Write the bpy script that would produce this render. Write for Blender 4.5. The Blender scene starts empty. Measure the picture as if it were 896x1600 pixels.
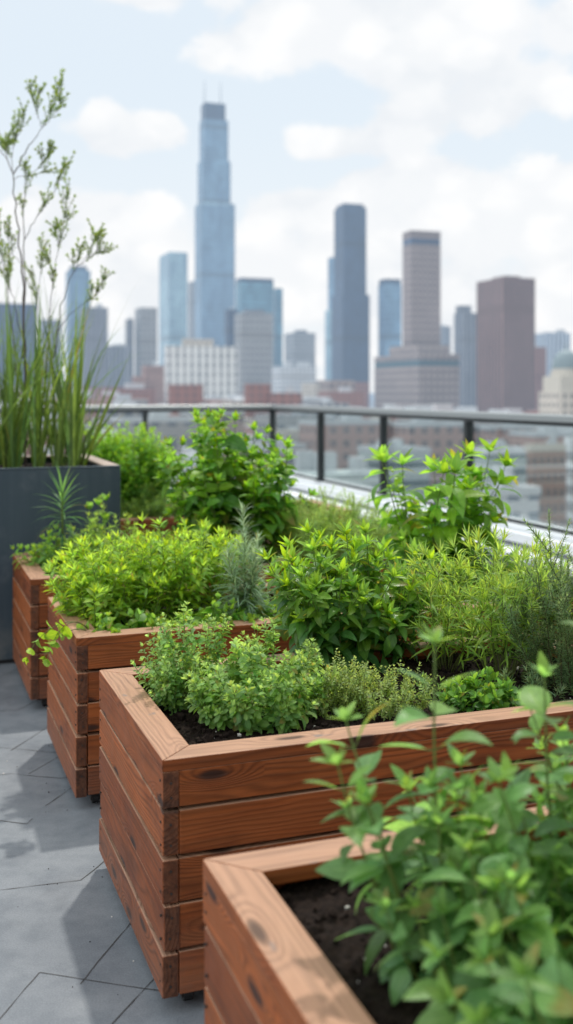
import bpy, bmesh, math, random
import numpy as np
from mathutils import Vector, Matrix, noise as mnoise

random.seed(7)
rng = np.random.default_rng(11)
SC = bpy.context.scene
COL = SC.collection
F, HZ, EYE = 1650.0, 612.0, 1.5            # focal length and horizon row in photo pixels, eye height in metres
RZ = math.atan2(.3407, .9402)              # the terrace grid is turned by this angle
U = np.array([-.3407, .9402, 0.]); V = np.array([.9402, .3407, 0.])
BOX_TOP, BOX_BOT, SOIL = .62, .050, .568
CITY = -60.0
SUN_DIR = Vector((.05, .335, .617)).normalized()

def uv(u, v, z=0.):
    p = u * U + v * V
    return Vector((p[0], p[1], z))

def S(px, Y, z=SOIL):                       # photo column and depth -> world point at height z
    return np.array([(px - 448) / F * Y, Y, z])

# ------------------------------------------------------------------ scene graph helpers
def tag(o, label=None, cat=None, group=None, kind=None):
    if label: o['label'] = label
    if cat: o['category'] = cat
    if group: o['group'] = group
    if kind: o['kind'] = kind
    return o

def empty(name, loc=(0, 0, 0), rz=0., **k):
    o = bpy.data.objects.new(name, None)
    o.empty_display_size = .1
    COL.objects.link(o)
    o.location = loc
    o.rotation_euler = (0, 0, rz)
    return tag(o, **k)

def link(name, me, mats=None, parent=None, loc=None, rz=None):
    o = bpy.data.objects.new(name, me)
    COL.objects.link(o)
    if mats:
        for m in (mats if isinstance(mats, (list, tuple)) else [mats]):
            me.materials.append(m)
    if parent: o.parent = parent
    if loc is not None: o.location = loc
    if rz is not None: o.rotation_euler = (0, 0, rz)
    return o

class MB:
    """collects vertices, faces and per-vertex attributes for ONE mesh"""
    def __init__(s):
        s.v, s.f, s.a, s.b, s.m, s.n = [], [], [], [], [], 0
    def add(s, v, f, a=None, b=None, m=0):
        v = np.asarray(v, float)
        s.v.append(v)
        s.f += [[i + s.n for i in q] for q in f]
        s.m += [m] * len(f)
        s.a.append(np.tile([0., 0., 0., 1.], (len(v), 1)) if a is None else np.asarray(a, float))
        s.b.append(np.zeros((len(v), 3)) if b is None else np.asarray(b, float))
        s.n += len(v)
    def box(s, x0, x1, y0, y1, z0, z1, m=0):
        v = [(x, y, z) for z in (z0, z1) for y in (y0, y1) for x in (x0, x1)]
        s.add(v, [(0, 2, 3, 1), (4, 5, 7, 6), (0, 1, 5, 4), (2, 6, 7, 3), (0, 4, 6, 2), (1, 3, 7, 5)], m=m)
    def bbox(s, x0, x1, y0, y1, z0, z1, r=.004, seg=2, m=0):
        bm = bmesh.new()
        bmesh.ops.create_cube(bm, size=1)
        for q in bm.verts:
            q.co = Vector(((x0 + x1) / 2 + q.co.x * (x1 - x0), (y0 + y1) / 2 + q.co.y * (y1 - y0), (z0 + z1) / 2 + q.co.z * (z1 - z0)))
        bmesh.ops.bevel(bm, geom=bm.edges[:], offset=r, segments=seg, affect='EDGES', profile=.5)
        s.addbm(bm, m)
    def addbm(s, bm, m=0):
        bm.verts.index_update()
        s.add([q.co[:] for q in bm.verts], [[q.index for q in fc.verts] for fc in bm.faces], m=m)
        bm.free()
    def cyl(s, c, r0, r1, h, n=16, axis='z', m=0):
        a = np.arange(n) / n * 2 * np.pi
        ring = lambda r, z: np.stack([r * np.cos(a), r * np.sin(a), np.full(n, z)], 1)
        v = np.concatenate([ring(r0, 0), ring(r1, h)])
        if axis == 'x': v = v[:, [2, 0, 1]]
        if axis == 'y': v = v[:, [0, 2, 1]]
        v = v + np.asarray(c)
        f = [(i, (i + 1) % n, n + (i + 1) % n, n + i) for i in range(n)] + [tuple(range(n - 1, -1, -1)), tuple(range(n, 2 * n))]
        s.add(v, f, m=m)
    def lathe(s, c, prof, n=24, m=0):
        a = np.arange(n) / n * 2 * np.pi
        v = np.concatenate([np.stack([r * np.cos(a), r * np.sin(a), np.full(n, z)], 1) for r, z in prof]) + np.asarray(c)
        f = [(k * n + i, k * n + (i + 1) % n, (k + 1) * n + (i + 1) % n, (k + 1) * n + i) for k in range(len(prof) - 1) for i in range(n)]
        s.add(v, f, m=m)
    def build(s, name, mats=None, parent=None, smooth=False, loc=None, rz=None, attr=None):
        me = bpy.data.meshes.new(name)
        v = np.concatenate(s.v)
        me.from_pydata(v.tolist(), [], s.f)
        if any(s.m): me.polygons.foreach_set('material_index', s.m)
        if attr:
            A = np.concatenate(s.a).astype(np.float32)
            me.attributes.new(attr[0], 'FLOAT_COLOR', 'POINT').data.foreach_set('color', A.ravel())
            if len(attr) > 1:
                B = np.concatenate(s.b).astype(np.float32)
                me.attributes.new(attr[1], 'FLOAT_VECTOR', 'POINT').data.foreach_set('vector', B.ravel())
        if smooth: me.polygons.foreach_set('use_smooth', [True] * len(me.polygons))
        me.update()
        return link(name, me, mats, parent, loc, rz)

# ------------------------------------------------------------------ node helpers
class NT:
    def __init__(s, nt): s.nt = nt; s.N = nt.nodes; s.L = nt.links
    def node(s, t, **k):
        n = s.N.new(t)
        for a, b in k.items(): setattr(n, a, b)
        return n
    def set(s, sock, val):
        if val is None: return
        if isinstance(val, bpy.types.NodeSocket): s.L.new(val, sock)
        else:
            if hasattr(sock.default_value, '__len__'):
                n = len(sock.default_value)
                val = tuple(val) if hasattr(val, '__len__') else (val,) * n
                if n == 4 and len(val) == 3: val = val + (1.,)
                sock.default_value = val
            else: sock.default_value = val
    def math(s, op, a, b=None, c=None, clamp=False):
        n = s.node('ShaderNodeMath', operation=op, use_clamp=clamp)
        for i, q in enumerate((a, b, c)): s.set(n.inputs[i], q)
        return n.outputs[0]
    def vmath(s, op, a, b=None, scale=None):
        n = s.node('ShaderNodeVectorMath', operation=op)
        s.set(n.inputs[0], a); s.set(n.inputs[1], b)
        if scale is not None: s.set(n.inputs['Scale'], scale)
        return n.outputs['Value'] if op in ('LENGTH', 'DOT_PRODUCT', 'DISTANCE') else n.outputs[0]
    def mix(s, f, a, b, mode='MIX'):
        n = s.node('ShaderNodeMix', data_type='RGBA', blend_type=mode)
        n.clamp_factor = True
        s.set(n.inputs[0], f); s.set(n.inputs[6], a); s.set(n.inputs[7], b)
        return n.outputs[2]
    def ramp(s, f, stops, interp='LINEAR'):
        n = s.node('ShaderNodeValToRGB')
        n.color_ramp.interpolation = interp
        e = n.color_ramp.elements
        while len(e) < len(stops): e.new(.5)
        for q, (p, c) in zip(e, stops):
            q.position = p
            q.color = (c, c, c, 1) if not hasattr(c, '__len__') else tuple(c) + (1,)
        s.set(n.inputs[0], f)
        return n.outputs[0]
    def smooth(s, x, a, b):
        n = s.node('ShaderNodeMapRange', interpolation_type='SMOOTHSTEP')
        s.set(n.inputs[0], x)
        n.inputs[1].default_value, n.inputs[2].default_value = a, b
        n.inputs[3].default_value, n.inputs[4].default_value = 0, 1
        if a > b:
            n.inputs[1].default_value, n.inputs[2].default_value = b, a
            n.inputs[3].default_value, n.inputs[4].default_value = 1, 0
        return n.outputs[0]
    def noise(s, vec, scale, detail=3, rough=.55, dist=0., out=0):
        n = s.node('ShaderNodeTexNoise')
        s.set(n.inputs['Vector'], vec); s.set(n.inputs['Scale'], scale)
        n.inputs['Detail'].default_value = detail; n.inputs['Roughness'].default_value = rough; n.inputs['Distortion'].default_value = dist
        return n.outputs[out]
    def xyz(s, v):
        n = s.node('ShaderNodeSeparateXYZ'); s.set(n.inputs[0], v)
        return n.outputs
    def comb(s, x, y, z):
        n = s.node('ShaderNodeCombineXYZ')
        for i, q in enumerate((x, y, z)): s.set(n.inputs[i], q)
        return n.outputs[0]
    def bump(s, h, strength=.3, dist=.01):
        n = s.node('ShaderNodeBump'); s.set(n.inputs['Height'], h)
        n.inputs['Strength'].default_value = strength; n.inputs['Distance'].default_value = dist
        return n.outputs[0]
    def bsdf(s, color, rough=.6, metal=0., spec=.5, normal=None):
        n = s.node('ShaderNodeBsdfPrincipled')
        s.set(n.inputs['Base Color'], color); s.set(n.inputs['Roughness'], rough); s.set(n.inputs['Metallic'], metal)
        s.set(n.inputs['Specular IOR Level'], spec)
        if normal is not None: s.set(n.inputs['Normal'], normal)
        return n.outputs[0]
    def mixsh(s, f, a, b):
        n = s.node('ShaderNodeMixShader'); s.set(n.inputs[0], f)
        s.L.new(a, n.inputs[1]); s.L.new(b, n.inputs[2])
        return n.outputs[0]
    def out(s, sh, vol=None):
        n = s.node('ShaderNodeOutputMaterial'); s.L.new(sh, n.inputs[0])

def material(name):
    m = bpy.data.materials.new(name); m.use_nodes = True
    m.node_tree.nodes.clear()
    return m, NT(m.node_tree)

# ------------------------------------------------------------------ materials
def wood_material(name, base, top):
    m, t = material(name)
    A = t.node('ShaderNodeAttribute', attribute_name='bc').outputs['Vector']
    W = t.node('ShaderNodeAttribute', attribute_name='bw').outputs['Color']
    rnd, end, wear = t.xyz(W)[0], t.xyz(W)[1], t.xyz(W)[2]
    x, y, z = t.xyz(A)
    kv = t.comb(t.math('MULTIPLY', x, 2.3), t.math('MULTIPLY', y, 8.), t.math('MULTIPLY', z, 2.))
    vo = t.node('ShaderNodeTexVoronoi', voronoi_dimensions='2D'); t.set(vo.inputs['Vector'], kv); vo.inputs['Scale'].default_value = 1.
    kd, kc = vo.outputs['Distance'], t.xyz(vo.outputs['Color'])[0]
    kon = t.math('GREATER_THAN', kc, .45)
    near = t.math('MULTIPLY', t.smooth(kd, .36, .0), kon)
    lowv = t.comb(t.math('MULTIPLY', x, 1.6), t.math('MULTIPLY', y, 7.), t.math('MULTIPLY', z, 7.))
    low = t.noise(lowv, 1.2, 2)
    r = t.math('SQRT', t.math('ADD', t.math('MULTIPLY', y, y), t.math('MULTIPLY', z, z)))
    r = t.math('ADD', r, t.math('MULTIPLY', low, .055))
    r = t.math('ADD', r, t.math('MULTIPLY', near, .05))
    ring = t.math('SINE', t.math('MULTIPLY', t.math('MULTIPLY', r, 2 * math.pi / .0105), t.math('MULTIPLY_ADD', t.math('FRACT', t.math('MULTIPLY', rnd, 5.7)), .75, .55)))
    ring = t.math('POWER', t.math('MULTIPLY_ADD', ring, .5, .5), 1.7)
    fib = t.noise(t.comb(t.math('MULTIPLY', x, 7.), t.math('MULTIPLY', y, 240.), t.math('MULTIPLY', z, 240.)), 1., 3, .6)
    fib2 = t.noise(t.comb(t.math('MULTIPLY', x, 3.), t.math('MULTIPLY', y, 60.), t.math('MULTIPLY', z, 60.)), 1., 3, .6)
    blot = t.noise(t.comb(t.math('MULTIPLY', x, 3.), t.math('MULTIPLY', y, 9.), t.math('MULTIPLY', z, 9.)), 1.3, 3)
    dark = tuple(c * .36 for c in base)
    col = t.mix(t.math('MULTIPLY', ring, t.math('MULTIPLY_ADD', t.math('FRACT', t.math('MULTIPLY', rnd, 9.1)), .40, .22)), base, dark)
    col = t.mix(t.smooth(fib2, .3, .75), col, t.mix(1., col, (1.35, 1.2, 1.05), 'MULTIPLY'))
    col = t.mix(t.smooth(blot, .45, .75), col, t.mix(1., col, (.68, .63, .61), 'MULTIPLY'))
    # planks differ a little in tone
    col = t.mix(1., col, t.ramp(rnd, [(0, (.78, .70, .68)), (.5, (1., .97, .95)), (1, (1.32, 1.26, 1.15))]), 'MULTIPLY')
    # knots
    knot = t.math('MULTIPLY', t.smooth(kd, .13, .05), kon)
    col = t.mix(t.math('MULTIPLY', knot, .9), col, (.022, .011, .008))
    # sun-bleached, worn stain on upward faces
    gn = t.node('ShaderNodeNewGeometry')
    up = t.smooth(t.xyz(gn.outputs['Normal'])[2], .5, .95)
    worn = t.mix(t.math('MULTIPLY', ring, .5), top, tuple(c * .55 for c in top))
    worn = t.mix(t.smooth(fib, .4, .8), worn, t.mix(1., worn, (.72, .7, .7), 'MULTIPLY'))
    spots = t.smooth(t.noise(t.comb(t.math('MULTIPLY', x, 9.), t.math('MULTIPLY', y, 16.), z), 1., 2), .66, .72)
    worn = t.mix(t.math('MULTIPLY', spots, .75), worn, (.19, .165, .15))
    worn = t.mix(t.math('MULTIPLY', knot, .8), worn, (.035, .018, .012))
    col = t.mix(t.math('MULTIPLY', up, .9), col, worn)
    # weathered darker and greyer blotches near edges and splashes on the lower planks
    gp = gn.outputs['Position']
    grime = t.smooth(t.noise(gp, 5., 6, .68), .54, .76)
    col = t.mix(t.math('MULTIPLY', grime, .18), col, t.mix(1., col, (.38, .36, .40), 'MULTIPLY'))
    dust = t.math('MULTIPLY', t.smooth(t.xyz(gp)[2], .28, .03), t.noise(gp, 22., 4, .7))
    col = t.mix(t.math('MULTIPLY', dust, .55), col, (.15, .115, .1))
    # end grain
    endc = t.mix(t.smooth(t.noise(gp, 38., 5, .75), .3, .7), (.020, .012, .010), (.13, .055, .030))
    col = t.mix(t.math('MULTIPLY', end, t.math('MULTIPLY_ADD', blot, .6, .5)), col, endc)
    h = t.math('ADD', t.math('MULTIPLY', fib, .5), t.math('MULTIPLY', ring, .35))
    h = t.math('SUBTRACT', h, t.math('MULTIPLY', knot, .5))
    rough = t.math('MULTIPLY_ADD', t.noise(gp, 14., 3), .3, .45)
    t.out(t.bsdf(col, rough, 0, .27, t.bump(h, .5, .004)))
    return m

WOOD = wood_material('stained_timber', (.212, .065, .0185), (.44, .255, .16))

def simple(name, col, rough=.5, metal=0., var=.2, scale=30., bump=0., spec=.5):
    m, t = material(name)
    gp = t.node('ShaderNodeTexCoord').outputs['Object']
    n = t.noise(gp, scale, 4, .6)
    c = t.mix(n, tuple(q * (1 - var) for q in col), tuple(min(1, q * (1 + var)) for q in col))
    nr = t.bump(n, bump, .01) if bump else None
    t.out(t.bsdf(c, t.math('MULTIPLY_ADD', n, .2, rough - .1), metal, spec, nr))
    return m

def slate_paint():
    m, t = material('slate_grey_paint')
    gp = t.node('ShaderNodeNewGeometry').outputs['Position']
    x, y, z = t.xyz(gp)
    streak = t.noise(t.comb(t.math('MULTIPLY', x, 16.), t.math('MULTIPLY', y, 16.), t.math('MULTIPLY', z, .9)), 1., 4, .65)
    n = t.noise(gp, 5., 5, .7)
    c = t.mix(t.smooth(streak, .35, .75), (.034, .053, .068), (.046, .066, .082))
    c = t.mix(t.smooth(n, .5, .8), c, (.075, .092, .105))
    c = t.mix(t.math('MULTIPLY', t.smooth(z, .35, 0.), t.smooth(n, .35, .6)), c, (.11, .115, .115))
    t.out(t.bsdf(c, t.math('MULTIPLY_ADD', n, .3, .38), 0, .4, t.bump(streak, .06, .01)))
    return m
SLATE_PAINT = slate_paint()
RIM_TAN = simple('weathered_rim', (.40, .31, .25), .7, 0, .25, 20., .1)
BLACK = simple('black_rubber', (.012, .012, .013), .6, 0, .3)
DARK_METAL = simple('dark_powder_coat', (.022, .027, .029), .45, .3, .2, 20.)
ALU = simple('brushed_aluminium', (.31, .33, .33), .42, .6, .08, 40.)
WHITE_STONE = simple('white_coping', (.74, .76, .77), .55, 0, .06, 6., .05)
GREY_WALL = simple('grey_render', (.20, .215, .225), .8, 0, .15, 8., .1)
STEEL = simple('bracket_steel', (.045, .036, .032), .6, .4, .3)

def glass_material():
    m, t = material('balustrade_glass')
    tr = t.node('ShaderNodeBsdfTransparent'); tr.inputs[0].default_value = (.90, .92, .915, 1)
    gl = t.node('ShaderNodeBsdfGlossy'); gl.inputs['Roughness'].default_value = .03
    gl.inputs['Color'].default_value = (.9, .95, .95, 1)
    fr = t.node('ShaderNodeFresnel'); fr.inputs[0].default_value = 1.45
    df = t.node('ShaderNodeBsdfDiffuse'); df.inputs[0].default_value = (.5, .53, .54, 1)
    gp = t.node('ShaderNodeNewGeometry').outputs['Position']
    film = t.math('MULTIPLY_ADD', t.noise(gp, 3., 5, .65), .05, .0)
    a = t.mixsh(film, tr.outputs[0], df.outputs[0])
    t.out(t.mixsh(t.math('MULTIPLY', fr.outputs[0], .28), a, gl.outputs[0]))
    return m
GLASS = glass_material()

def floor_material():
    m, t = material('slate_paving')
    gn = t.node('ShaderNodeNewGeometry'); gp = gn.outputs['Position']
    big = t.noise(gp, 1.6, 4, .6); mid = t.noise(gp, 9., 5, .65); fine = t.noise(gp, 210., 4, .8)
    rnd = t.xyz(t.node('ShaderNodeAttribute', attribute_name='tone').outputs['Color'])[0]
    c = t.mix(t.smooth(big, .3, .7), (.168, .186, .203), (.226, .243, .256))
    c = t.mix(t.smooth(mid, .35, .75), c, t.mix(1., c, (.74, .76, .78), 'MULTIPLY'))
    c = t.mix(t.smooth(fine, .36, .66), t.mix(1., c, (.88, .88, .89), 'MULTIPLY'), t.mix(1., c, (1.18, 1.17, 1.16), 'MULTIPLY'))
    c = t.mix(1., c, t.ramp(rnd, [(0, .86), (1, 1.1)]), 'MULTIPLY')
    vo = t.node('ShaderNodeTexVoronoi'); t.set(vo.inputs['Vector'], gp); vo.inputs['Scale'].default_value = 9.
    speck = t.math('MULTIPLY', t.smooth(vo.outputs['Distance'], .05, .02), t.math('GREATER_THAN', t.xyz(vo.outputs['Color'])[0], .8))
    c = t.mix(speck, c, (.5, .48, .44))
    stain = t.smooth(t.noise(gp, 2.6, 6, .7, .6), .56, .70)
    c = t.mix(t.math('MULTIPLY', stain, .35), c, (.13, .137, .145))
    t.out(t.bsdf(c, t.math('MULTIPLY_ADD', mid, .3, .5), 0, .35, t.bump(t.math('MULTIPLY_ADD', fine, .6, mid), .25, .004)))
    return m
FLOOR = floor_material()
JOINT = simple('dark_joint', (.062, .060, .058), .9, 0, .4, 60.)

def soil_material():
    m, t = material('damp_potting_soil')
    gp = t.node('ShaderNodeNewGeometry').outputs['Position']
    n = t.noise(gp, 70., 5, .7); n2 = t.noise(gp, 300., 3, .7)
    c = t.mix(t.smooth(n, .3, .7), (.0085, .0058, .0048), (.032, .021, .016))
    c = t.mix(t.smooth(n2, .62, .8), c, (.06, .045, .035))
    t.out(t.bsdf(c, .9, 0, .12, t.bump(t.math('ADD', n, n2), .8, .006)))
    return m
SOILM = soil_material()
PERLITE = simple('perlite', (.55, .52, .47), .8, 0, .2)

def leaf_material(name, old, young, rough=.42, trans=.42, veins=9., pale=.35, spec=.4, glow=1.85):
    m, t = material(name)
    old = tuple(c * 1.45 for c in old); young = tuple(c * 1.1 for c in young); trans += .06
    at = t.node('ShaderNodeAttribute', attribute_name='leaf')
    rnd, along, acr = t.xyz(at.outputs['Color'])[0:3]
    age = at.outputs['Alpha']
    gn = t.node('ShaderNodeNewGeometry')
    c = t.mix(age, old, young)
    hs = t.node('ShaderNodeHueSaturation')
    t.set(hs.inputs['Hue'], t.math('MULTIPLY_ADD', rnd, .045, .477))
    t.set(hs.inputs['Saturation'], t.math('MULTIPLY_ADD', rnd, -.2, 1.08))
    t.set(hs.inputs['Value'], t.math('MULTIPLY_ADD', t.math('FRACT', t.math('MULTIPLY', rnd, 7.3)), .6, .70))
    t.set(hs.inputs['Color'], c)
    c = hs.outputs[0]
    side = t.math('ABSOLUTE', t.math('SUBTRACT', acr, .5))
    tired = t.math('MULTIPLY', t.math('GREATER_THAN', t.math('FRACT', t.math('MULTIPLY', rnd, 13.7)), .94), t.smooth(t.math('ADD', along, t.noise(gn.outputs['Position'], 45., 3)), .75, 1.25))
    c = t.mix(t.math('MULTIPLY', tired, .8), c, (.24, .19, .045))
    h = None
    if veins:
        rib = t.smooth(side, .07, .01)
        ph = t.math('SUBTRACT', t.math('MULTIPLY', along, veins), t.math('MULTIPLY', side, veins * .55))
        vn = t.smooth(t.math('ABSOLUTE', t.math('SUBTRACT', t.math('FRACT', ph), .5)), .14, .02)
        vv = t.math('MAXIMUM', rib, t.math('MULTIPLY', vn, .5))
        c = t.mix(t.math('MULTIPLY', vv, .45), c, t.mix(1., c, (1.9, 1.6, 1.7), 'MULTIPLY'))
        h = t.bump(t.math('SUBTRACT', 1., vv), .35, .003)
    c = t.mix(t.smooth(t.noise(gn.outputs['Position'], 60., 3), .35, .8), c, t.mix(1., c, (.78, .8, .75), 'MULTIPLY'))
    c = t.mix(t.math('MULTIPLY', gn.outputs['Backfacing'], pale), c, t.mix(1., c, (1.7, 1.55, 2.0), 'MULTIPLY'))
    tc = t.mix(1., c, (glow * 1.1, glow, glow * .55), 'MULTIPLY')
    tl = t.node('ShaderNodeBsdfTranslucent'); t.set(tl.inputs[0], tc)
    t.out(t.mixsh(trans, t.bsdf(c, rough, 0, spec, h), tl.outputs[0]))
    return m

def stem_material(name, a, b):
    m, t = material(name)
    at = t.node('ShaderNodeAttribute', attribute_name='leaf')
    c = t.mix(t.xyz(at.outputs['Color'])[1], a, b)
    n = t.noise(t.node('ShaderNodeNewGeometry').outputs['Position'], 90., 3)
    c = t.mix(n, c, t.mix(1., c, (.6, .6, .6), 'MULTIPLY'))
    t.out(t.bsdf(c, .55, 0, .35))
    return m

# ------------------------------------------------------------------ planter boxes
def hexa(c8, r=.004):
    """bevelled eight-corner timber; corners as bottom loop then top loop"""
    bm = bmesh.new()
    q = [bm.verts.new(c) for c in c8]
    for f in ((0, 3, 2, 1), (4, 5, 6, 7), (0, 1, 5, 4), (1, 2, 6, 5), (2, 3, 7, 6), (3, 0, 4, 7)):
        bm.faces.new([q[i] for i in f])
    bmesh.ops.bevel(bm, geom=bm.edges[:], offset=r, segments=2, affect='EDGES', profile=.5)
    bm.verts.index_update()
    v = np.array([p.co[:] for p in bm.verts]); f = [[p.index for p in fc.verts] for fc in bm.faces]
    bm.free()
    return v, f

def plank(mb, c8, ax, r=.004, jit=.0015, endmask=None):
    """ax 0: runs along x, 1: along y"""
    c8 = np.asarray(c8, float)
    c8 = c8 + rng.normal(0, jit, 3) * [1 if ax == 1 else 0, 1 if ax == 0 else 0, 1]
    v, f = hexa(c8.tolist(), r)
    ctr = v.mean(0)
    al, ac, th = (v[:, 0], v[:, 2] - ctr[2], v[:, 1] - ctr[1]) if ax == 0 else (v[:, 1], v[:, 2] - ctr[2], v[:, 0] - ctr[0])
    if (v[:, 2].max() - v[:, 2].min()) < .05: ac, th = th, ac
    b = np.stack([al + rng.uniform(0, 60), ac + rng.uniform(-.07, .07), th + rng.uniform(.01, .09)], 1)
    a = np.zeros((len(v), 4)); a[:, 0] = rng.uniform(0, 1); a[:, 3] = 1
    if endmask is not None: a[:, 1] = endmask(v)
    mb.add(v, f, a, b)

def rect8(x0, x1, y0, y1, z0, z1):
    return [(x0, y0, z0), (x1, y0, z0), (x1, y1, z0), (x0, y1, z0), (x0, y0, z1), (x1, y0, z1), (x1, y1, z1), (x0, y1, z1)]

def planter(u0, v0, w, d, label, rot=0.):
    r = empty('planter_box', uv(u0, v0), RZ + rot, label=label, cat='planter', group='timber herb planters on the terrace')
    T, CAP, RW = .040, .030, .088
    at = ('bw', 'bc')
    gaps = .0065
    zt = BOX_TOP - CAP - .0004
    hts = np.array([.094, .116, .114, .114, .110]); hts = hts / hts.sum() * (zt - BOX_BOT - gaps * 4)
    zs = []; z = zt
    for h in hts:
        zs.append((z - h, z)); z -= h + gaps
    fr, bk, lf, rt = MB(), MB(), MB(), MB()
    for k, (z0, z1) in enumerate(zs):
        br, jt = (.0014, .0002) if k == 0 else (.0034, .002)
        # planks shrink and cup a little, so the gaps are never even
        z0 += random.uniform(0, .003) if k < 4 else 0; z1 -= random.uniform(0, .002) if k else 0
        plank(fr, rect8(T + .001, w - T - .001, .0006 + (0 if k == 0 else random.uniform(0, .0025)), T, z0, z1), 0, br, jt)
        plank(bk, rect8(T + .001, w - T - .001, d - T, d - .002, z0, z1), 0)
        # side planks run through to the corners: their dark end grain shows on the front
        em = lambda v: ((v[:, 1] < .0003) | (v[:, 1] > d - .0003)).astype(float)
        plank(lf, rect8(0, T, 0, d, z0, z1), 1, br, jt, endmask=em)
        plank(rt, rect8(w - T, w, 0, d, z0, z1), 1, br, jt, endmask=em)
    for z0, z1 in zs:
        for zz in (z0 + .028, z1 - .028):
            for xx in (.020, w - .020):
                fr.cyl((xx + random.uniform(-.003, .003), -.0016, zz + random.uniform(-.004, .004)), .0032, .0032, .004, 10, 'y', m=1)
            for yy in (.022, d - .022):
                lf.cyl((-.0022, yy + random.uniform(-.003, .003), zz + random.uniform(-.004, .004)), .0032, .0032, .004, 10, 'x', m=1)
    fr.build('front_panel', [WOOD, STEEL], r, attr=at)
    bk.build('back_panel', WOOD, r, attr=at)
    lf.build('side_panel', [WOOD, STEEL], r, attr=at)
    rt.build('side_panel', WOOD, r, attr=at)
    z0, z1 = BOX_TOP - CAP, BOX_TOP
    g = .0006
    e = .0008
    def mitre(pts, ax):
        m = MB()
        plank(m, [(x, y, z0) for x, y in pts] + [(x, y, z1) for x, y in pts], ax, r=.0028, jit=.0)
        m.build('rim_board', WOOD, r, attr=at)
    mitre([(-e + g, -e), (w + e - g, -e), (w - RW - g, RW), (RW + g, RW)], 0)
    mitre([(RW + g, d - RW), (w - RW - g, d - RW), (w + e - g, d + e), (-e + g, d + e)], 0)
    mitre([(-e, -e + g), (RW, RW + g), (RW, d - RW - g), (-e, d + e - g)], 1)
    mitre([(w + e, -e + g), (w + e, d + e - g), (w - RW, d - RW - g), (w - RW, RW + g)], 1)
    fl = MB(); fl.box(.05, w - .05, .05, d - .05, BOX_BOT + .02, BOX_BOT + .05)
    fl.build('base_board', BLACK, r)
    for cx in (.075, w - .075):
        for cy in (.065, d - .065):
            c = MB(); c.bbox(cx - .035, cx + .035, cy - .035, cy + .035, .040, BOX_BOT + .025, .003)
            c.box(cx - .016, cx - .012, cy - .014, cy + .014, .014, .038); c.box(cx + .012, cx + .016, cy - .014, cy + .014, .014, .038)
            co = c.build('caster', STEEL, r)
            wl = MB(); wl.cyl((cx - .011, cy, .0215), .021, .021, .022, 18, 'x')
            wl.build('wheel', BLACK, co)
    return r

ICO = None
def ico():
    global ICO
    if ICO is None:
        bm = bmesh.new(); bmesh.ops.create_icosphere(bm, subdivisions=1, radius=1); bm.verts.index_update()
        ICO = (np.array([v.co[:] for v in bm.verts]), [[v.index for v in f.verts] for f in bm.faces]); bm.free()
    return ICO

def soil(u0, v0, w, d, label, z=SOIL, step=.011, crumbs=1500, rot=0., inset=.043):
    x0, x1, y0, y1 = inset, w - inset, inset, d - inset
    nx, ny = int((x1 - x0) / step), int((y1 - y0) / step)
    X, Y = np.meshgrid(np.linspace(x0, x1, nx + 1), np.linspace(y0, y1, ny + 1))
    Z = np.empty_like(X)
    sd = rng.uniform(0, 50)
    for i in range(ny + 1):
        for j in range(nx + 1):
            p = Vector((X[i, j] + sd, Y[i, j], 0))
            Z[i, j] = .016 * mnoise.noise(p * 7) + .009 * mnoise.noise(p * 28) + .006 * mnoise.noise(p * 75)
    Z += z + rng.normal(0, .0013, Z.shape)
    mb = MB()
    vv = np.stack([X.ravel(), Y.ravel(), Z.ravel()], 1)
    fs = [(i * (nx + 1) + j, i * (nx + 1) + j + 1, (i + 1) * (nx + 1) + j + 1, (i + 1) * (nx + 1) + j) for i in range(ny) for j in range(nx)]
    mb.add(vv, fs)
    iv, fi = ico()
    for k in range(crumbs):
        i, j = rng.integers(0, ny + 1), rng.integers(0, nx + 1)
        white = k % 38 == 0
        s = (rng.gamma(2., .0016) + .0018) * (.62 if white else 1)
        q = iv * (1 + rng.normal(0, .22, (len(iv), 1))) * s * rng.uniform(.6, 1.3, 3)
        mb.add(q + [X[i, j] + rng.normal(0, .003), Y[i, j] + rng.normal(0, .003), Z[i, j] + s * .35], fi, m=1 if white else 0)
    o = mb.build('potting_soil', [SOILM, PERLITE], None, loc=uv(u0, v0), rz=RZ + rot)
    return tag(o, label=label, cat='soil', kind='stuff')

# u, v of the near left corner, width along v, depth along u
BOXES = dict(b4=(1.075, .530, 1.55, .85), b3=(2.47, .581, 1.60, .872), b2=(3.80, .580, 2.10, .80), b1=(5.063, .558, 2.05, .85), b0=(7.19, 1.25, 1.9, .85))
planter(*BOXES['b4'], 'nearest timber planter box in the corner, holding the big blurred leafy herb')
planter(*BOXES['b3'], 'timber planter box in sharp focus with bare dark soil at its left end')
planter(*BOXES['b2'], 'timber planter box with lime green herbs and a sprig trailing over its corner')
planter(*BOXES['b1'], 'timber planter box standing against the front of the tall slate planter')
planter(*BOXES['b0'], 'farthest timber planter box, right of the tall slate planter, under the lime bush')
soil(*BOXES['b4'], 'dark soil under the blurred foreground leaves', crumbs=1600)
soil(*BOXES['b3'], 'dark crumbly soil with white specks around the thyme', step=.0085, crumbs=4200)
soil(*BOXES['b2'], 'dark soil beneath the lime green herb mass', step=.02, crumbs=300)
soil(*BOXES['b1'], 'dark soil beneath the spiky rosette plant', step=.02, crumbs=300)
soil(*BOXES['b0'], 'dark soil under the far lime bush', step=.03, crumbs=60)

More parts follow.
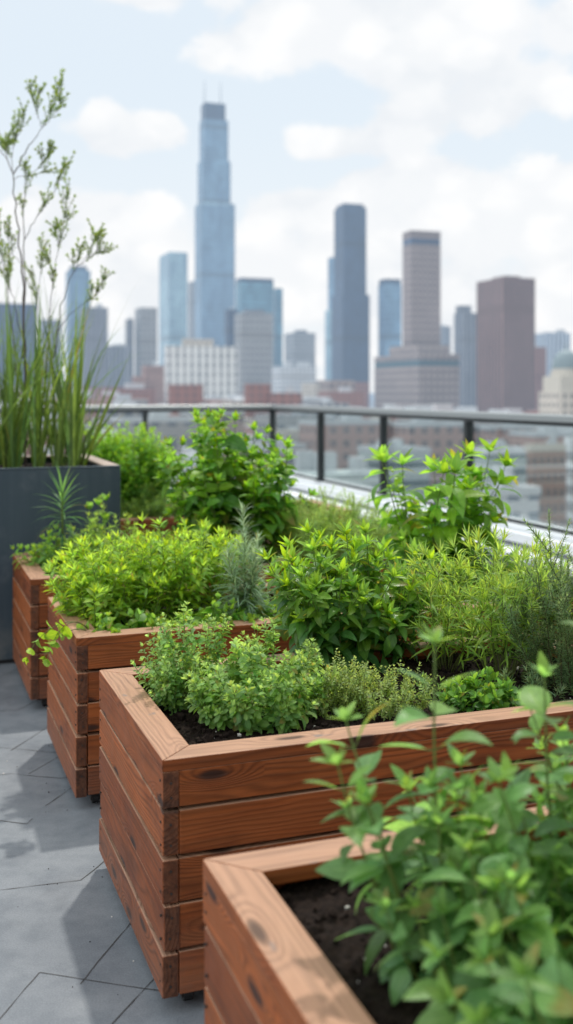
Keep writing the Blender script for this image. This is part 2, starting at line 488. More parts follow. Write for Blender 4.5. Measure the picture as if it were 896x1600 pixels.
# tall slate planter
TP = (5.985, -.75, 1.912, 1.13, 1.08)
def tall_planter():
    u0, v0, w, d, h = TP
    r = empty('tall_planter', uv(u0, v0), RZ, label='tall slate grey planter box with reeds and a thin shrub', cat='planter')
    t = .035
    m = MB()
    m.bbox(0, w, 0, t, .025, h - .012, .004); m.bbox(0, w, d - t, d, .025, h - .012, .004)
    m.bbox(0, t, t, d - t, .025, h - .012, .002); m.bbox(w - t, w, t, d - t, .025, h - .012, .002)
    m.box(t, w - t, t, d - t, .03, .06)
    m.build('shell', SLATE_PAINT, r)
    p = MB(); p.box(.03, w - .03, .03, d - .03, 0, .024); p.build('plinth', BLACK, r)
    f = MB(); f.bbox(-.002, w + .002, -.002, .045, h - .011, h - .002, .002); f.build('front_rim', SLATE_PAINT, r)
    k = MB()
    k.bbox(w - .085, w + .002, .046, d - .09, h - .011, h, .003); k.bbox(-.002, w + .002, d - .089, d + .002, h - .011, h, .003)
    k.bbox(-.002, .085, .046, d - .09, h - .011, h, .003)
    k.build('rim_board', RIM_TAN, r)
tall_planter()
o = soil(TP[0], TP[1], TP[2], TP[3], 'soil at the foot of the reeds in the tall planter', z=1.03, step=.03, crumbs=150, inset=.036)

# ------------------------------------------------------------------ leaves and stems
def profile(kind, t):
    if kind == 'ovate': return np.clip(np.sin(np.pi * np.clip(t, 0, 1) ** .72) ** .9, 0, 1)
    if kind == 'round': return np.clip(np.sin(np.pi * np.clip(t, 0, 1) ** .8) ** .62, 0, 1)
    if kind == 'lance': return np.clip(np.sin(np.pi * np.clip(t, 0, 1) ** .85) ** 1.15, 0, 1)
    if kind == 'spoon': return np.clip(np.sin(np.pi * np.clip(t, 0, 1) ** 1.35) ** .8, 0, 1)
    if kind == 'needle': return np.clip(1.0 - t ** 3, .06, 1)
    if kind == 'blade': return np.clip((1 - t ** 2.2) * (.55 + .45 * np.sin(np.pi * np.clip(t * 1.2, 0, 1))), .02, 1)

_T = {}
def template(kind, nseg, nc, curl, fold, serr, lob):
    key = (kind, nseg, nc, curl, fold, serr, lob)
    if key in _T: return _T[key]
    t = np.linspace(0, 1, nseg + 1)
    w = profile(kind, t)
    w[0] = max(w[0], .05); w[-1] = min(w[-1], .03)
    if serr: w = w * (1 + serr * np.where(np.arange(nseg + 1) % 2 == 0, .5, -.5))
    if lob: w = w * (1 - lob * (.5 + .5 * np.cos(2 * np.pi * t * 3.0)) * (t > .08))
    th = curl * t ** 1.3
    dy = np.cos((th[:-1] + th[1:]) / 2) / nseg; dz = -np.sin((th[:-1] + th[1:]) / 2) / nseg
    y = np.concatenate([[0], np.cumsum(dy)]); z = np.concatenate([[0], np.cumsum(dz)])
    s = np.linspace(-1, 1, nc + 1)
    X = np.outer(w, s) * .5
    Yv = np.repeat(y[:, None], nc + 1, 1) - (np.abs(s)[None] * w[:, None] * .0)
    ZC = np.repeat(z[:, None], nc + 1, 1)
    ZF = np.abs(X) * fold
    A = np.stack([np.repeat(t[:, None], nc + 1, 1).ravel(), np.repeat((s * .5 + .5)[None], nseg + 1, 0).ravel()], 1)
    q = np.array([(i * (nc + 1) + j, i * (nc + 1) + j + 1, (i + 1) * (nc + 1) + j + 1, (i + 1) * (nc + 1) + j) for i in range(nseg) for j in range(nc)])
    _T[key] = (X.ravel(), Yv.ravel(), ZC.ravel(), ZF.ravel(), A, q)
    return _T[key]

class Foliage:
    def __init__(s, kind='ovate', nseg=6, nc=2, curls=(.3, .7, 1.1), fold=.25, serr=0., lob=0.):
        s.p = (kind, nseg, nc, fold, serr, lob); s.curls = curls
        s.L = [[] for _ in curls]
    def add(s, p, d, n, L, W, age, curl=None):
        k = random.randrange(len(s.curls)) if curl is None else curl
        s.L[k].append((p[0], p[1], p[2], d[0], d[1], d[2], n[0], n[1], n[2], L, W, age, random.random()))
    def count(s): return sum(map(len, s.L))
    def build(s, name, mat, parent, origin):
        kind, nseg, nc, fold, serr, lob = s.p
        vs, qs, As, base = [], [], [], 0
        for curl, rows in zip(s.curls, s.L):
            if not rows: continue
            R = np.array(rows); n = len(R)
            X, Y, ZC, ZF, A, q = template(kind, nseg, nc, curl, fold, serr, lob)
            D = R[:, 3:6]; D /= np.linalg.norm(D, axis=1, keepdims=True) + 1e-9
            N = R[:, 6:9]; N = N - D * (N * D).sum(1, keepdims=True); N /= np.linalg.norm(N, axis=1, keepdims=True) + 1e-9
            Bx = np.cross(D, N)
            L, W = R[:, 9], R[:, 10]
            tw = rng.normal(0, .25, n)              # slight twist of each blade
            P = R[:, None, 0:3] - np.array(origin)[None, None]
            bx = Bx[:, None] * (X[None] * W[:, None])[..., None]
            by = D[:, None] * (Y[None] * L[:, None])[..., None]
            bz = N[:, None] * (ZC[None] * L[:, None] + ZF[None] * W[:, None] + X[None] * W[:, None] * tw[:, None] * A[None, :, 0])[..., None]
            v = (P + bx + by + bz).reshape(-1, 3)
            m = len(X)
            qq = (q[None] + (np.arange(n) * m)[:, None, None]).reshape(-1, 4) + base
            a = np.empty((n, m, 4)); a[..., 0] = R[:, 12][:, None]; a[..., 1] = A[None, :, 0]; a[..., 2] = A[None, :, 1]; a[..., 3] = R[:, 11][:, None]
            vs.append(v); qs.append(qq); As.append(a.reshape(-1, 4)); base += n * m
        return quads(name, np.concatenate(vs), np.concatenate(qs), np.concatenate(As), mat, parent)

def quads(name, v, q, a, mat, parent, smooth=True):
    me = bpy.data.meshes.new(name)
    me.vertices.add(len(v)); me.vertices.foreach_set('co', v.astype(np.float32).ravel())
    me.loops.add(q.size); me.loops.foreach_set('vertex_index', q.astype(np.int32).ravel())
    me.polygons.add(len(q)); me.polygons.foreach_set('loop_start', np.arange(0, q.size, 4, dtype=np.int32))
    me.polygons.foreach_set('loop_total', np.full(len(q), 4, np.int32))
    me.update(calc_edges=True)
    if smooth: me.polygons.foreach_set('use_smooth', np.ones(len(q), bool))
    me.attributes.new('leaf', 'FLOAT_COLOR', 'POINT').data.foreach_set('color', a.astype(np.float32).ravel())
    me.update()
    return link(name, me, mat, parent)

class Stems:
    def __init__(s, k=5): s.k = k; s.v, s.q, s.a, s.n = [], [], [], 0
    def add(s, pts, r0, r1):
        pts = np.asarray(pts); n, k = len(pts), s.k
        tan = np.gradient(pts, axis=0); tan /= np.linalg.norm(tan, axis=1, keepdims=True) + 1e-9
        ref = np.array([1., 0, 0]) if abs(tan[:, 0]).mean() < .7 else np.array([0, 1., 0])
        e1 = np.cross(tan, ref); e1 /= np.linalg.norm(e1, axis=1, keepdims=True) + 1e-9
        e2 = np.cross(tan, e1)
        r = np.linspace(r0, r1, n)
        an = np.arange(k) / k * 2 * np.pi
        v = pts[:, None] + r[:, None, None] * (np.cos(an)[None, :, None] * e1[:, None] + np.sin(an)[None, :, None] * e2[:, None])
        q = np.array([(i * k + j, i * k + (j + 1) % k, (i + 1) * k + (j + 1) % k, (i + 1) * k + j) for i in range(n - 1) for j in range(k)]) + s.n
        a = np.zeros((n, k, 4)); a[..., 0] = random.random(); a[..., 1] = np.linspace(0, 1, n)[:, None]; a[..., 3] = 1
        s.v.append(v.reshape(-1, 3)); s.q.append(q); s.a.append(a.reshape(-1, 4)); s.n += n * k
    def build(s, name, mat, parent, origin):
        return quads(name, np.concatenate(s.v) - np.array(origin), np.concatenate(s.q), np.concatenate(s.a), mat, parent)

def unit(v):
    v = np.asarray(v, float); return v / (np.linalg.norm(v) + 1e-9)

def grow(base, d, length, n=10, wander=.06, lift=.05):
    """a stem that wanders a little and bends up (lift > 0) or down (lift < 0)"""
    p = np.array(base, float); d = unit(d); pts, ds = [p.copy()], [d]
    st = length / n
    for i in range(n):
        d = unit(d + rng.normal(0, wander, 3) + [0, 0, lift])
        p = p + d * st
        pts.append(p.copy()); ds.append(d)
    return np.array(pts), np.array(ds)

def along(pts, ds, t):
    x = t * (len(pts) - 1); i = min(int(x), len(pts) - 2); f = x - i
    return pts[i] * (1 - f) + pts[i + 1] * f, unit(ds[i] * (1 - f) + ds[i + 1] * f)

def perp(d, phi):
    r = np.array([0, 0, 1.]) if abs(d[2]) < .9 else np.array([1., 0, 0])
    a = unit(np.cross(d, r)); b = np.cross(d, a)
    return a * math.cos(phi) + b * math.sin(phi)

def dress(fol, pts, ds, spacing, L0, L1, ratio, a0=75, a1=40, per=2, start=.1, spiral=False, droop=.15, tip=4, tipL=None, tipang=(15, 45), age0=0., age1=.7, tipage=1., jitter=.25, tipratio=None, pet=0., stems=None, prob=1.):
    """leaves along one stem: pairs or whorls turned by 90 degrees, or a spiral; a rosette of young leaves at the tip"""
    length = np.linalg.norm(np.diff(pts, axis=0), axis=1).sum()
    n = max(1, int(length * (1 - start) / spacing))
    phi = random.uniform(0, 6.3)
    for i in range(n):
        t = start + (1 - start) * (i + random.uniform(-.25, .25)) / n
        t = min(max(t, 0), .985)
        p, d = along(pts, ds, t)
        phi += 2.4 if spiral else math.pi / per
        tt = (t - start) / (1 - start + 1e-6)
        for k in range(per):
            if random.random() > prob: continue
            e = perp(d, phi + k * 2 * math.pi / per + random.gauss(0, jitter))
            an = math.radians(a0 + (a1 - a0) * tt + random.gauss(0, 9))
            ld = unit(math.cos(an) * d + math.sin(an) * e - np.array([0, 0, droop * random.uniform(.3, 1.5)]))
            nn = math.sin(an) * d - math.cos(an) * e + rng.normal(0, .18, 3)
            L = (L0 + (L1 - L0) * tt) * random.uniform(.7, 1.2)
            q = p
            if pet:
                q = p + ld * pet * L
                if stems is not None: stems.add([p, p + ld * pet * L * .5, q], .0012, .0009)
            fol.add(q, ld, nn, L, L * ratio * random.uniform(.85, 1.15), min(1, max(0, age0 + (age1 - age0) * tt + random.gauss(0, .08))))
    if tip:
        p, d = pts[-1], ds[-1]
        for k in range(tip):
            e = perp(d, phi + k * 2.4)
            an = math.radians(tipang[0] + (tipang[1] - tipang[0]) * (k + .5) / tip + random.gauss(0, 5))
            ld = unit(math.cos(an) * d + math.sin(an) * e); nn = math.sin(an) * d - math.cos(an) * e
            L = (tipL or L1) * random.uniform(.65, 1.1)
            fol.add(p, ld, nn, L, L * (tipratio or ratio), min(1, tipage * random.uniform(.85, 1.)), 0)

def plant_root(name, base, label, cat='plant', group=None):
    return empty(name, tuple(base), 0, label=label, cat=cat, group=group)

def bush(name, label, cat, base, leafmat, stemmat, fol, nst, rx, ry, h, lean, stemr=.002, flat=None, fill=None, lift=.05, wander=.07, group=None, sub=0, subang=45, sublen=.4, shape=1., **dk):
    """a clump of stems rising from an ellipse of soil; outer ones lean out and stay shorter"""
    base = np.asarray(base, float); st = Stems()
    for i in range(nst):
        a = random.uniform(0, 2 * math.pi); rr = math.sqrt(random.random())
        off = np.array([math.cos(a) * rr * rx, math.sin(a) * rr * ry, -.01])
        ln = h[0] + (h[1] - h[0]) * random.random() ** .8
        ln *= 1 - .35 * shape * rr
        d = np.array([math.cos(a) * rr * math.tan(math.radians(lean)), math.sin(a) * rr * math.tan(math.radians(lean)), 1.])
        pts, ds = grow(base + off, d, ln, 9, wander, lift)
        st.add(pts, stemr, stemr * .45)
        dress(fol, pts, ds, **dk)
        for k in range(sub):
            t = random.uniform(.25, .85)
            p, dd = along(pts, ds, t)
            e = perp(dd, random.uniform(0, 6.3)); an = math.radians(subang)
            p2, d2 = grow(p, math.cos(an) * dd + math.sin(an) * e, ln * sublen * random.uniform(.6, 1.1) * (1.1 - .5 * t), 5, wander, lift * 2)
            st.add(p2, stemr * .6, stemr * .35)
            dk2 = dict(dk); dk2['start'] = .08
            dress(fol, p2, d2, **dk2)
    r = plant_root(name, base, label, cat, group)
    st.build('stem', stemmat, r, base)
    fol.build('foliage', leafmat, r, base)
    return r

G_STEM = stem_material('green_stem', (.11, .13, .03), (.13, .20, .04))
BR_STEM = stem_material('woody_stem', (.07, .045, .03), (.12, .16, .05))
BARK = stem_material('twig_bark', (.055, .036, .028), (.10, .075, .055))

M_MINT = leaf_material('glossy_mint_leaf', (0.045, 0.13, 0.024), (0.2, 0.36, 0.035), .34, .42, 8., .3, .5)
M_OREG = leaf_material('oregano_leaf', (0.105, 0.215, 0.048), (0.26, 0.4, 0.12), .5, .4, 5.)
M_THYME = leaf_material('thyme_leaf', (0.16, 0.24, 0.06), (0.31, 0.4, 0.14), .5, .4, 0)
M_TARR = leaf_material('tarragon_leaf', (0.14, 0.25, 0.035), (0.27, 0.4, 0.08), .4, .42, 0)
M_ROSE = leaf_material('rosemary_needle', (0.075, 0.14, 0.055), (0.19, 0.28, 0.115), .5, .3, 0, 1.)
M_CRESS = leaf_material('small_clump_leaf', (.055, .15, .022), (.17, .33, .05), .4, .42, 6.)
M_LIME = leaf_material('lime_herb_leaf', (0.12, 0.235, 0.022), (0.27, 0.42, 0.05), .45, .45, 7., .3, .35)
M_BALM = leaf_material('lemon_balm_leaf', (0.085, 0.2, 0.026), (0.19, 0.34, 0.05), .45, .42, 8.)
M_GREY = leaf_material('grey_green_feather', (0.165, 0.255, 0.165), (0.27, 0.37, 0.26), .6, .32, 0, .5)
M_DILL = leaf_material('dill_thread', (0.21, 0.32, 0.09), (0.28, 0.4, 0.13), .5, .4, 0)
M_BASIL = leaf_material('broad_basil_leaf', (0.075, 0.19, 0.02), (0.21, 0.38, 0.035), .38, .45, 7., .3, .45)
M_TALL = leaf_material('tall_herb_leaf', (0.055, 0.155, 0.018), (0.18, 0.35, 0.03), .4, .42, 7.)
M_SPIKE = leaf_material('spiky_strap_leaf', (0.045, 0.125, 0.04), (0.12, 0.25, 0.075), .4, .35, 0)
M_BUSH = leaf_material('bright_bush_leaf', (0.09, 0.23, 0.02), (0.22, 0.4, 0.035), .5, .45, 0)
M_PALE = leaf_material('pale_bush_leaf', (.12, .22, .055), (.22, .36, .08), .5, .42, 0)
M_REED = leaf_material('reed_blade', (0.06, 0.115, 0.026), (0.16, 0.235, 0.05), .45, .38, 0)
M_TWIG = leaf_material('shrub_leaf', (.075, .13, .028), (.17, .25, .06), .5, .4, 0)
M_SAGE = leaf_material('foreground_leaf', (0.085, 0.18, 0.065), (0.17, 0.32, 0.065), .42, .42, 7., .45, .45)

# ---- in-focus planter
def oregano(px, Y, label, n, rx, ry, h, L):
    bush('oregano_plant', label, 'herb', S(px, Y), M_OREG, G_STEM, Foliage('spoon', 5, 2, (.2, .5, .9), .3, .0, .25), n, rx, ry, h, 42,
         stemr=.0016, sub=3, sublen=.42, lift=.06, spacing=.0125, L0=L, L1=L * .62, ratio=.52, a0=70, a1=50, per=3, start=.12, droop=.2, tip=7, tipL=L * .55, tipang=(10, 65), age0=.05, age1=.65, tipage=1.)
oregano(308, 3.13, 'oregano clump leftmost in the focused planter, nearest its back left corner', 28, .085, .07, (.21, .33), .028)
oregano(404, 2.98, 'large leafy oregano clump at the front of the focused planter, beside the bare soil', 34, .115, .08, (.17, .28), .038)
oregano(438, 3.2, 'oregano clump between the mint bush and the large front oregano', 24, .09, .06, (.17, .27), .030)

def thyme(px, Y, label, n, rx, ry, h):
    bush('thyme_plant', label, 'herb', S(px, Y), M_THYME, BR_STEM, Foliage('ovate', 3, 2, (.1, .5), .25), n, rx, ry, h, 40, stemr=.0011,
         sub=3, sublen=.45, spacing=.0072, L0=.0135, L1=.010, ratio=.5, a0=70, a1=50, per=3, start=.1, droop=.05, tip=5, tipL=.0085, age0=.1, age1=.8, tipage=1.)
thyme(512, 3.08, 'pale fine-leaved thyme right beside the large oregano', 38, .08, .06, (.13, .21))
thyme(592, 3.07, 'pale fine-leaved thyme at the front, left of the blurred tall sprig', 44, .105, .07, (.12, .205))

# upright sprig with whorls between oregano and lime herbs
bush('marjoram_plant', 'single thin upright sprig with small leaf whorls behind the oregano', 'herb', S(388, 3.28), M_OREG, G_STEM, Foliage('ovate', 5, 2, (.3, .8), .3),
     3, .025, .02, (.20, .27), 14, stemr=.002, sub=1, spacing=.034, L0=.036, L1=.022, ratio=.5, a0=80, a1=45, per=4, start=.2, droop=.2, tip=8, tipL=.024, tipang=(10, 60), age0=.1, age1=.6)

bush('mint_bush', 'bushy glossy mint with bright lime tips in the centre of the focused planter', 'herb', S(540, 3.60), M_MINT, G_STEM, Foliage('ovate', 8, 4, (.35, .8, 1.2), .28, .10),
     40, .145, .075, (.33, .53), 31, stemr=.0032, sub=1, sublen=.4, subang=40, lift=.045, wander=.05, shape=.75, spacing=.030, L0=.092, L1=.058, ratio=.40, a0=82, a1=48, per=2, start=.18, droop=.28, tip=11, tipL=.066, tipang=(8, 62), tipratio=.27, age0=0., age1=.5, tipage=1.)

def tarragon(px, Y, label, n, h, rx, lean):
    bush('tarragon_plant', label, 'herb', S(px, Y), M_TARR, G_STEM, Foliage('lance', 6, 2, (.3, .9, 1.4), .35), n, rx, rx * .8, h, lean, stemr=.0021, sub=2, sublen=.33, subang=32, lift=.015, wander=.05, shape=.5,
         spacing=.0115, L0=.085, L1=.056, ratio=.095, a0=60, a1=34, per=1, spiral=True, start=.3, droop=.12, tip=12, tipL=.055, tipang=(5, 50), tipratio=.10, age0=.15, age1=.8, tipage=1.)
tarragon(698, 3.57, 'feathery narrow-leaved tarragon clump nearest the mint bush', 25, (.31, .44), .05, 42)
tarragon(786, 3.42, 'taller feathery tarragon clump left of the rosemary', 34, (.38, .54), .06, 34)
bush('tarragon_sprig', 'upright sprig of broader leaves rising from the taller tarragon', 'herb', S(812, 3.55), M_TARR, G_STEM, Foliage('lance', 6, 2, (.2, .6), .3), 1, .005, .005, (.52, .52), 3, stemr=.0025,
     spacing=.03, L0=.04, L1=.035, ratio=.25, a0=60, a1=40, per=2, start=.55, tip=6, tipL=.05, tipang=(8, 45), age0=.2, age1=.5, tipage=.7)

bush('rosemary_bush', 'upright rosemary bush with whitish needle leaves at the right of the focused planter', 'herb', S(896, 3.3), M_ROSE, BR_STEM, Foliage('needle', 2, 2, (.2, .6), .5), 42, .12, .10, (.36, .60), 20, stemr=.0024,
     sub=4, sublen=.38, subang=35, lift=.06, spacing=.0075, L0=.026, L1=.019, ratio=.13, a0=62, a1=40, per=4, start=.06, droop=0., tip=8, tipL=.018, tipang=(5, 40), age0=.0, age1=.5, tipage=.8)
bush('rosemary_seedling', 'low spreading needle-leaved sprays at the foot of the rosemary', 'herb', S(835, 3.17), M_ROSE, BR_STEM, Foliage('needle', 2, 2, (.2, .6), .5), 13, .05, .04, (.08, .14), 62, stemr=.0018,
     sub=2, sublen=.5, lift=.03, spacing=.009, L0=.034, L1=.024, ratio=.12, a0=60, a1=40, per=3, start=.06, tip=7, tipL=.024, age0=.1, age1=.5)

bush('cress_clump', 'small round clump of glossy spoon leaves alone in the dark soil', 'herb', S(755, 3.09), M_CRESS, G_STEM, Foliage('spoon', 6, 4, (.3, .8, 1.3), .2), 34, .065, .05, (.06, .12), 52, stemr=.0016,
     sub=1, sublen=.6, spacing=.012, L0=.034, L1=.026, ratio=.5, a0=75, a1=50, per=2, start=.2, droop=.1, tip=6, tipL=.032, tipang=(10, 70), age0=.0, age1=.5, tipage=.6)
bush('savory_seedling', 'tiny grey-green seedling clump between the thyme and the glossy clump', 'herb', S(668, 3.2), M_OREG, G_STEM, Foliage('lance', 4, 2, (.3, .8), .3), 15, .035, .03, (.05, .085), 48, stemr=.0013,
     spacing=.01, L0=.026, L1=.02, ratio=.28, a0=70, a1=50, per=2, start=.1, tip=5, tipL=.02, age0=0., age1=.4, tipage=.6)

# ---- second planter
def lime(px, Y, label, n, rx, ry, h, lean):
    bush('lime_herb', label, 'herb', S(px, Y), M_LIME, G_STEM, Foliage('lance', 6, 2, (.2, .6, 1.), .3, .12), n, rx, ry, h, lean, stemr=.0024, sub=2, sublen=.38, lift=.05, wander=.06, shape=.6,
         spacing=.0165, L0=.062, L1=.046, ratio=.27, a0=72, a1=48, per=2, start=.12, droop=.15, tip=9, tipL=.048, tipang=(8, 55), tipratio=.22, age0=.35, age1=.9, tipage=1.)
lime(185, 4.24, 'lime green herb with feathery tips at the left end of the second planter', 40, .19, .11, (.24, .38), 34)
lime(278, 4.36, 'taller lime green herb with upright shoots left of the grey-green spike', 40, .165, .12, (.30, .46), 22)
lime(150, 4.14, 'short lime herb shoots leaning out over the left rim', 14, .05, .07, (.20, .30), 40)

def balm(px, Y, label, n, rx, h=( .08, .16)):
    bush('lemon_balm', label, 'herb', S(px, Y), M_BALM, G_STEM, Foliage('round', 7, 4, (.4, .9, 1.3), .2, .08), n, rx, .06, h, 55, stemr=.0018, sub=1, sublen=.5, lift=.0, spacing=.026, L0=.062, L1=.045, ratio=.74,
         a0=80, a1=55, per=2, start=.15, droop=.35, tip=5, tipL=.03, tipang=(10, 60), age0=0., age1=.55, tipage=.85)
balm(200, 3.98, 'low round-leaved balm spilling over the front rim under the lime herbs', 17, .10)
balm(325, 4.06, 'low round-leaved balm on the rim below the taller lime herb', 17, .11)
balm(415, 4.12, 'low round-leaved balm below the grey-green spike', 15, .09, (.09, .17))

def trailing():
    base = S(140, 3.93); st = Stems(); fol = Foliage('round', 7, 4, (.4, .9), .2, .06)
    for k, (dx, ln, lf) in enumerate(((-.55, .30, -.33), (-.35, .27, -.36), (-.8, .20, -.30))):
        pts, ds = grow(base + [0, -.02 * k, .05], [dx, -.5, .75], ln, 12, .03, lf * .6)
        st.add(pts, .002, .0009)
        dress(fol, pts, ds, .032, .044, .034, .85, 75, 45, 2, .45, droop=.3, tip=4, tipL=.03, age0=.5, age1=.8)
    r = plant_root('trailing_sprig', base, 'bright sprig of round leaves trailing down over the left front corner', 'herb')
    st.build('stem', G_STEM, r, base); fol.build('foliage', M_LIME, r, base)
trailing()

def grey_spike():
    base = S(383, 4.2); st = Stems(); fol = Foliage('needle', 5, 2, (.3, .8, 1.3), .3)
    for k in range(7):
        a = k * 1.3
        ln = .46 if k == 0 else random.uniform(.28, .37)
        pts, ds = grow(base, [math.cos(a) * .3 * (k > 0), math.sin(a) * .3 * (k > 0), 1], ln, 10, .025, .03)
        st.add(pts, .004, .0014)
        dress(fol, pts, ds, .0019, .135, .055, .058, 80, 26, 1, .10, spiral=True, droop=.05, tip=14, tipL=.04, tipang=(3, 30), tipratio=.06, age0=.1, age1=.6, tipage=.9)
    r = plant_root('grey_green_spike', base, 'grey-green feathery spike standing upright behind the lime herbs', 'herb')
    st.build('stem', G_STEM, r, base); fol.build('foliage', M_GREY, r, base)
grey_spike()

bush('broad_basil', 'tall plant with broad drooping bright leaves before the railing posts', 'herb', S(684, 4.98), M_BASIL, G_STEM, Foliage('ovate', 10, 4, (.4, .9, 1.3), .22, .04),
     17, .14, .09, (.42, .78), 26, stemr=.0042, sub=1, sublen=.33, subang=45, lift=.04, wander=.035, shape=.55, spacing=.052, L0=.165, L1=.12, ratio=.42, a0=86, a1=62, per=2, start=.12, droop=.30, pet=.12, tip=8, tipL=.10, tipang=(12, 75), tipratio=.36, age0=.15, age1=.6, tipage=.85)
bush('basil_undergrowth', 'lower leafy shoots at the foot of the tall broad-leaved plant', 'herb', S(622, 4.85), M_BASIL, G_STEM, Foliage('ovate', 8, 4, (.4, .9, 1.3), .22, .04),
     9, .12, .08, (.26, .44), 30, stemr=.003, spacing=.045, L0=.10, L1=.07, ratio=.45, a0=82, a1=50, per=2, start=.1, droop=.3, tip=7, tipL=.06, age0=0., age1=.7)

bush('leafy_herb', 'dark low leafy herb between the grey-green spike and the mint bush', 'herb', S(470, 4.45), M_BALM, G_STEM, Foliage('ovate', 6, 2, (.3, .8, 1.2), .25, .08), 30, .17, .13, (.12, .26), 40, stemr=.002, sub=1,
     spacing=.024, L0=.06, L1=.044, ratio=.5, a0=80, a1=50, per=2, start=.1, droop=.25, tip=6, tipL=.035, age0=0., age1=.4, tipage=.6)
bush('leafy_herb', 'dark low leafy herb hidden behind the mint bush in the second planter', 'herb', S(570, 4.6), M_BALM, G_STEM, Foliage('ovate', 6, 2, (.3, .8, 1.2), .25, .08), 34, .19, .13, (.14, .30), 40, stemr=.002, sub=1,
     spacing=.024, L0=.06, L1=.044, ratio=.5, a0=80, a1=50, per=2, start=.1, droop=.25, tip=6, tipL=.035, age0=0., age1=.4, tipage=.6)
bush('leafy_herb', 'low leafy herb behind the taller tarragon in the second planter', 'herb', S(770, 4.75), M_BALM, G_STEM, Foliage('ovate', 6, 2, (.3, .8, 1.2), .25, .08), 34, .20, .12, (.14, .30), 40, stemr=.002, sub=1,
     spacing=.024, L0=.06, L1=.044, ratio=.5, a0=80, a1=50, per=2, start=.1, droop=.25, tip=6, tipL=.035, age0=0., age1=.4, tipage=.6)

# ---- third planter
bush('leafy_herb', 'mid-green leafy herb behind the lime herbs in the third planter', 'herb', S(255, 5.5), M_BALM, G_STEM, Foliage('ovate', 6, 2, (.3, .8, 1.2), .25, .08), 30, .18, .12, (.14, .28), 38, stemr=.002, sub=1,
     spacing=.026, L0=.06, L1=.044, ratio=.5, a0=80, a1=50, per=2, start=.1, droop=.25, tip=6, tipL=.035, age0=0., age1=.5, tipage=.7)
bush('tall_herb', 'tall dense leafy herb with shoots above the railing, before the glass corner', 'herb', S(362, 5.55), M_TALL, G_STEM, Foliage('ovate', 8, 4, (.4, .9, 1.3), .22, .06),
     40, .22, .13, (.56, .90), 15, stemr=.004, sub=2, sublen=.30, lift=.04, wander=.06, shape=.55, spacing=.044, L0=.125, L1=.078, ratio=.52, a0=82, a1=50, per=2, start=.1, droop=.3, tip=9, tipL=.06, tipang=(8, 60), tipratio=.4, age0=0., age1=.8, tipage=1.)
bush('dill_plant', 'soft hazy dill with thread leaves right of the tall leafy herb', 'herb', S(505, 5.62), M_DILL, G_STEM, Foliage('needle', 2, 2, (.2, .7), .3), 70, .26, .14, (.30, .52), 24, stemr=.0018, sub=5, sublen=.4, subang=40, lift=.03,
     spacing=.010, L0=.048, L1=.034, ratio=.085, a0=62, a1=40, per=3, start=.1, tip=8, tipL=.03, age0=0., age1=.7)
bush('dill_plant', 'low dill on the right end of the third planter, below the white coping', 'herb', S(580, 5.75), M_DILL, G_STEM, Foliage('needle', 2, 2, (.2, .7), .3), 40, .18, .11, (.22, .38), 28, stemr=.0018, sub=4, sublen=.4, lift=.03,
     spacing=.012, L0=.042, L1=.03, ratio=.08, a0=62, a1=40, per=3, start=.1, tip=8, tipL=.03, age0=0., age1=.5)
def spiky():
    base = S(99, 5.42); st = Stems(); fol = Foliage('blade', 8, 2, (.25, .7, 1.15), .35)
    pts, ds = grow(base, [-.02, 0, 1], .43, 8, .01, .02)
    st.add(pts, .008, .006)
    for k in range(54):
        t = .42 + .58 * (k / 54) ** .9
        p, d = along(pts, ds, min(t, .99)); e = perp(d, k * 2.4)
        an = math.radians(96 - 84 * ((k / 54) ** 1.3) + random.gauss(0, 4))
        ld = math.cos(an) * d + math.sin(an) * e; nn = math.sin(an) * d - math.cos(an) * e
        L = random.uniform(.15, .20)
        fol.add(p, ld, nn, L, .0135, (k / 54) * .9, 2 if k < 26 else (1 if k < 40 else 0))
    r = plant_root('spiky_plant', base, 'spiky rosette of strap leaves on a bare stem before the slate planter', 'plant')
    st.build('stem', G_STEM, r, base); fol.build('foliage', M_SPIKE, r, base)
spiky()
bush('leafy_herb', 'low leafy herb at the left end of the third planter under the spiky rosette', 'herb', S(92, 5.42), M_BALM, G_STEM, Foliage('ovate', 6, 2, (.3, .8, 1.2), .25, .08), 24, .14, .09, (.14, .26), 38, stemr=.002, sub=1,
     spacing=.024, L0=.06, L1=.042, ratio=.5, a0=80, a1=50, per=2, start=.1, droop=.25, tip=6, tipL=.035, age0=0., age1=.6)
bush('leafy_herb', 'feathery mid-green herb right of the spiky rosette before the slate planter', 'herb', S(165, 5.5), M_TARR, G_STEM, Foliage('lance', 4, 2, (.3, .8), .3), 26, .15, .09, (.2, .36), 28, stemr=.002, sub=2,
     spacing=.018, L0=.05, L1=.035, ratio=.2, a0=70, a1=45, per=2, start=.1, droop=.1, tip=7, tipL=.035, age0=0., age1=.5)
bush('balm_sprig', 'taller sprig of round pale leaves against the right edge of the slate planter', 'herb', S(158, 5.62), M_BALM, G_STEM, Foliage('round', 6, 4, (.4, .9), .2), 4, .05, .03, (.34, .42), 14, stemr=.0025,
     spacing=.05, L0=.07, L1=.055, ratio=.7, a0=80, a1=50, per=2, start=.4, droop=.25, tip=6, tipL=.05, age0=.2, age1=.8)

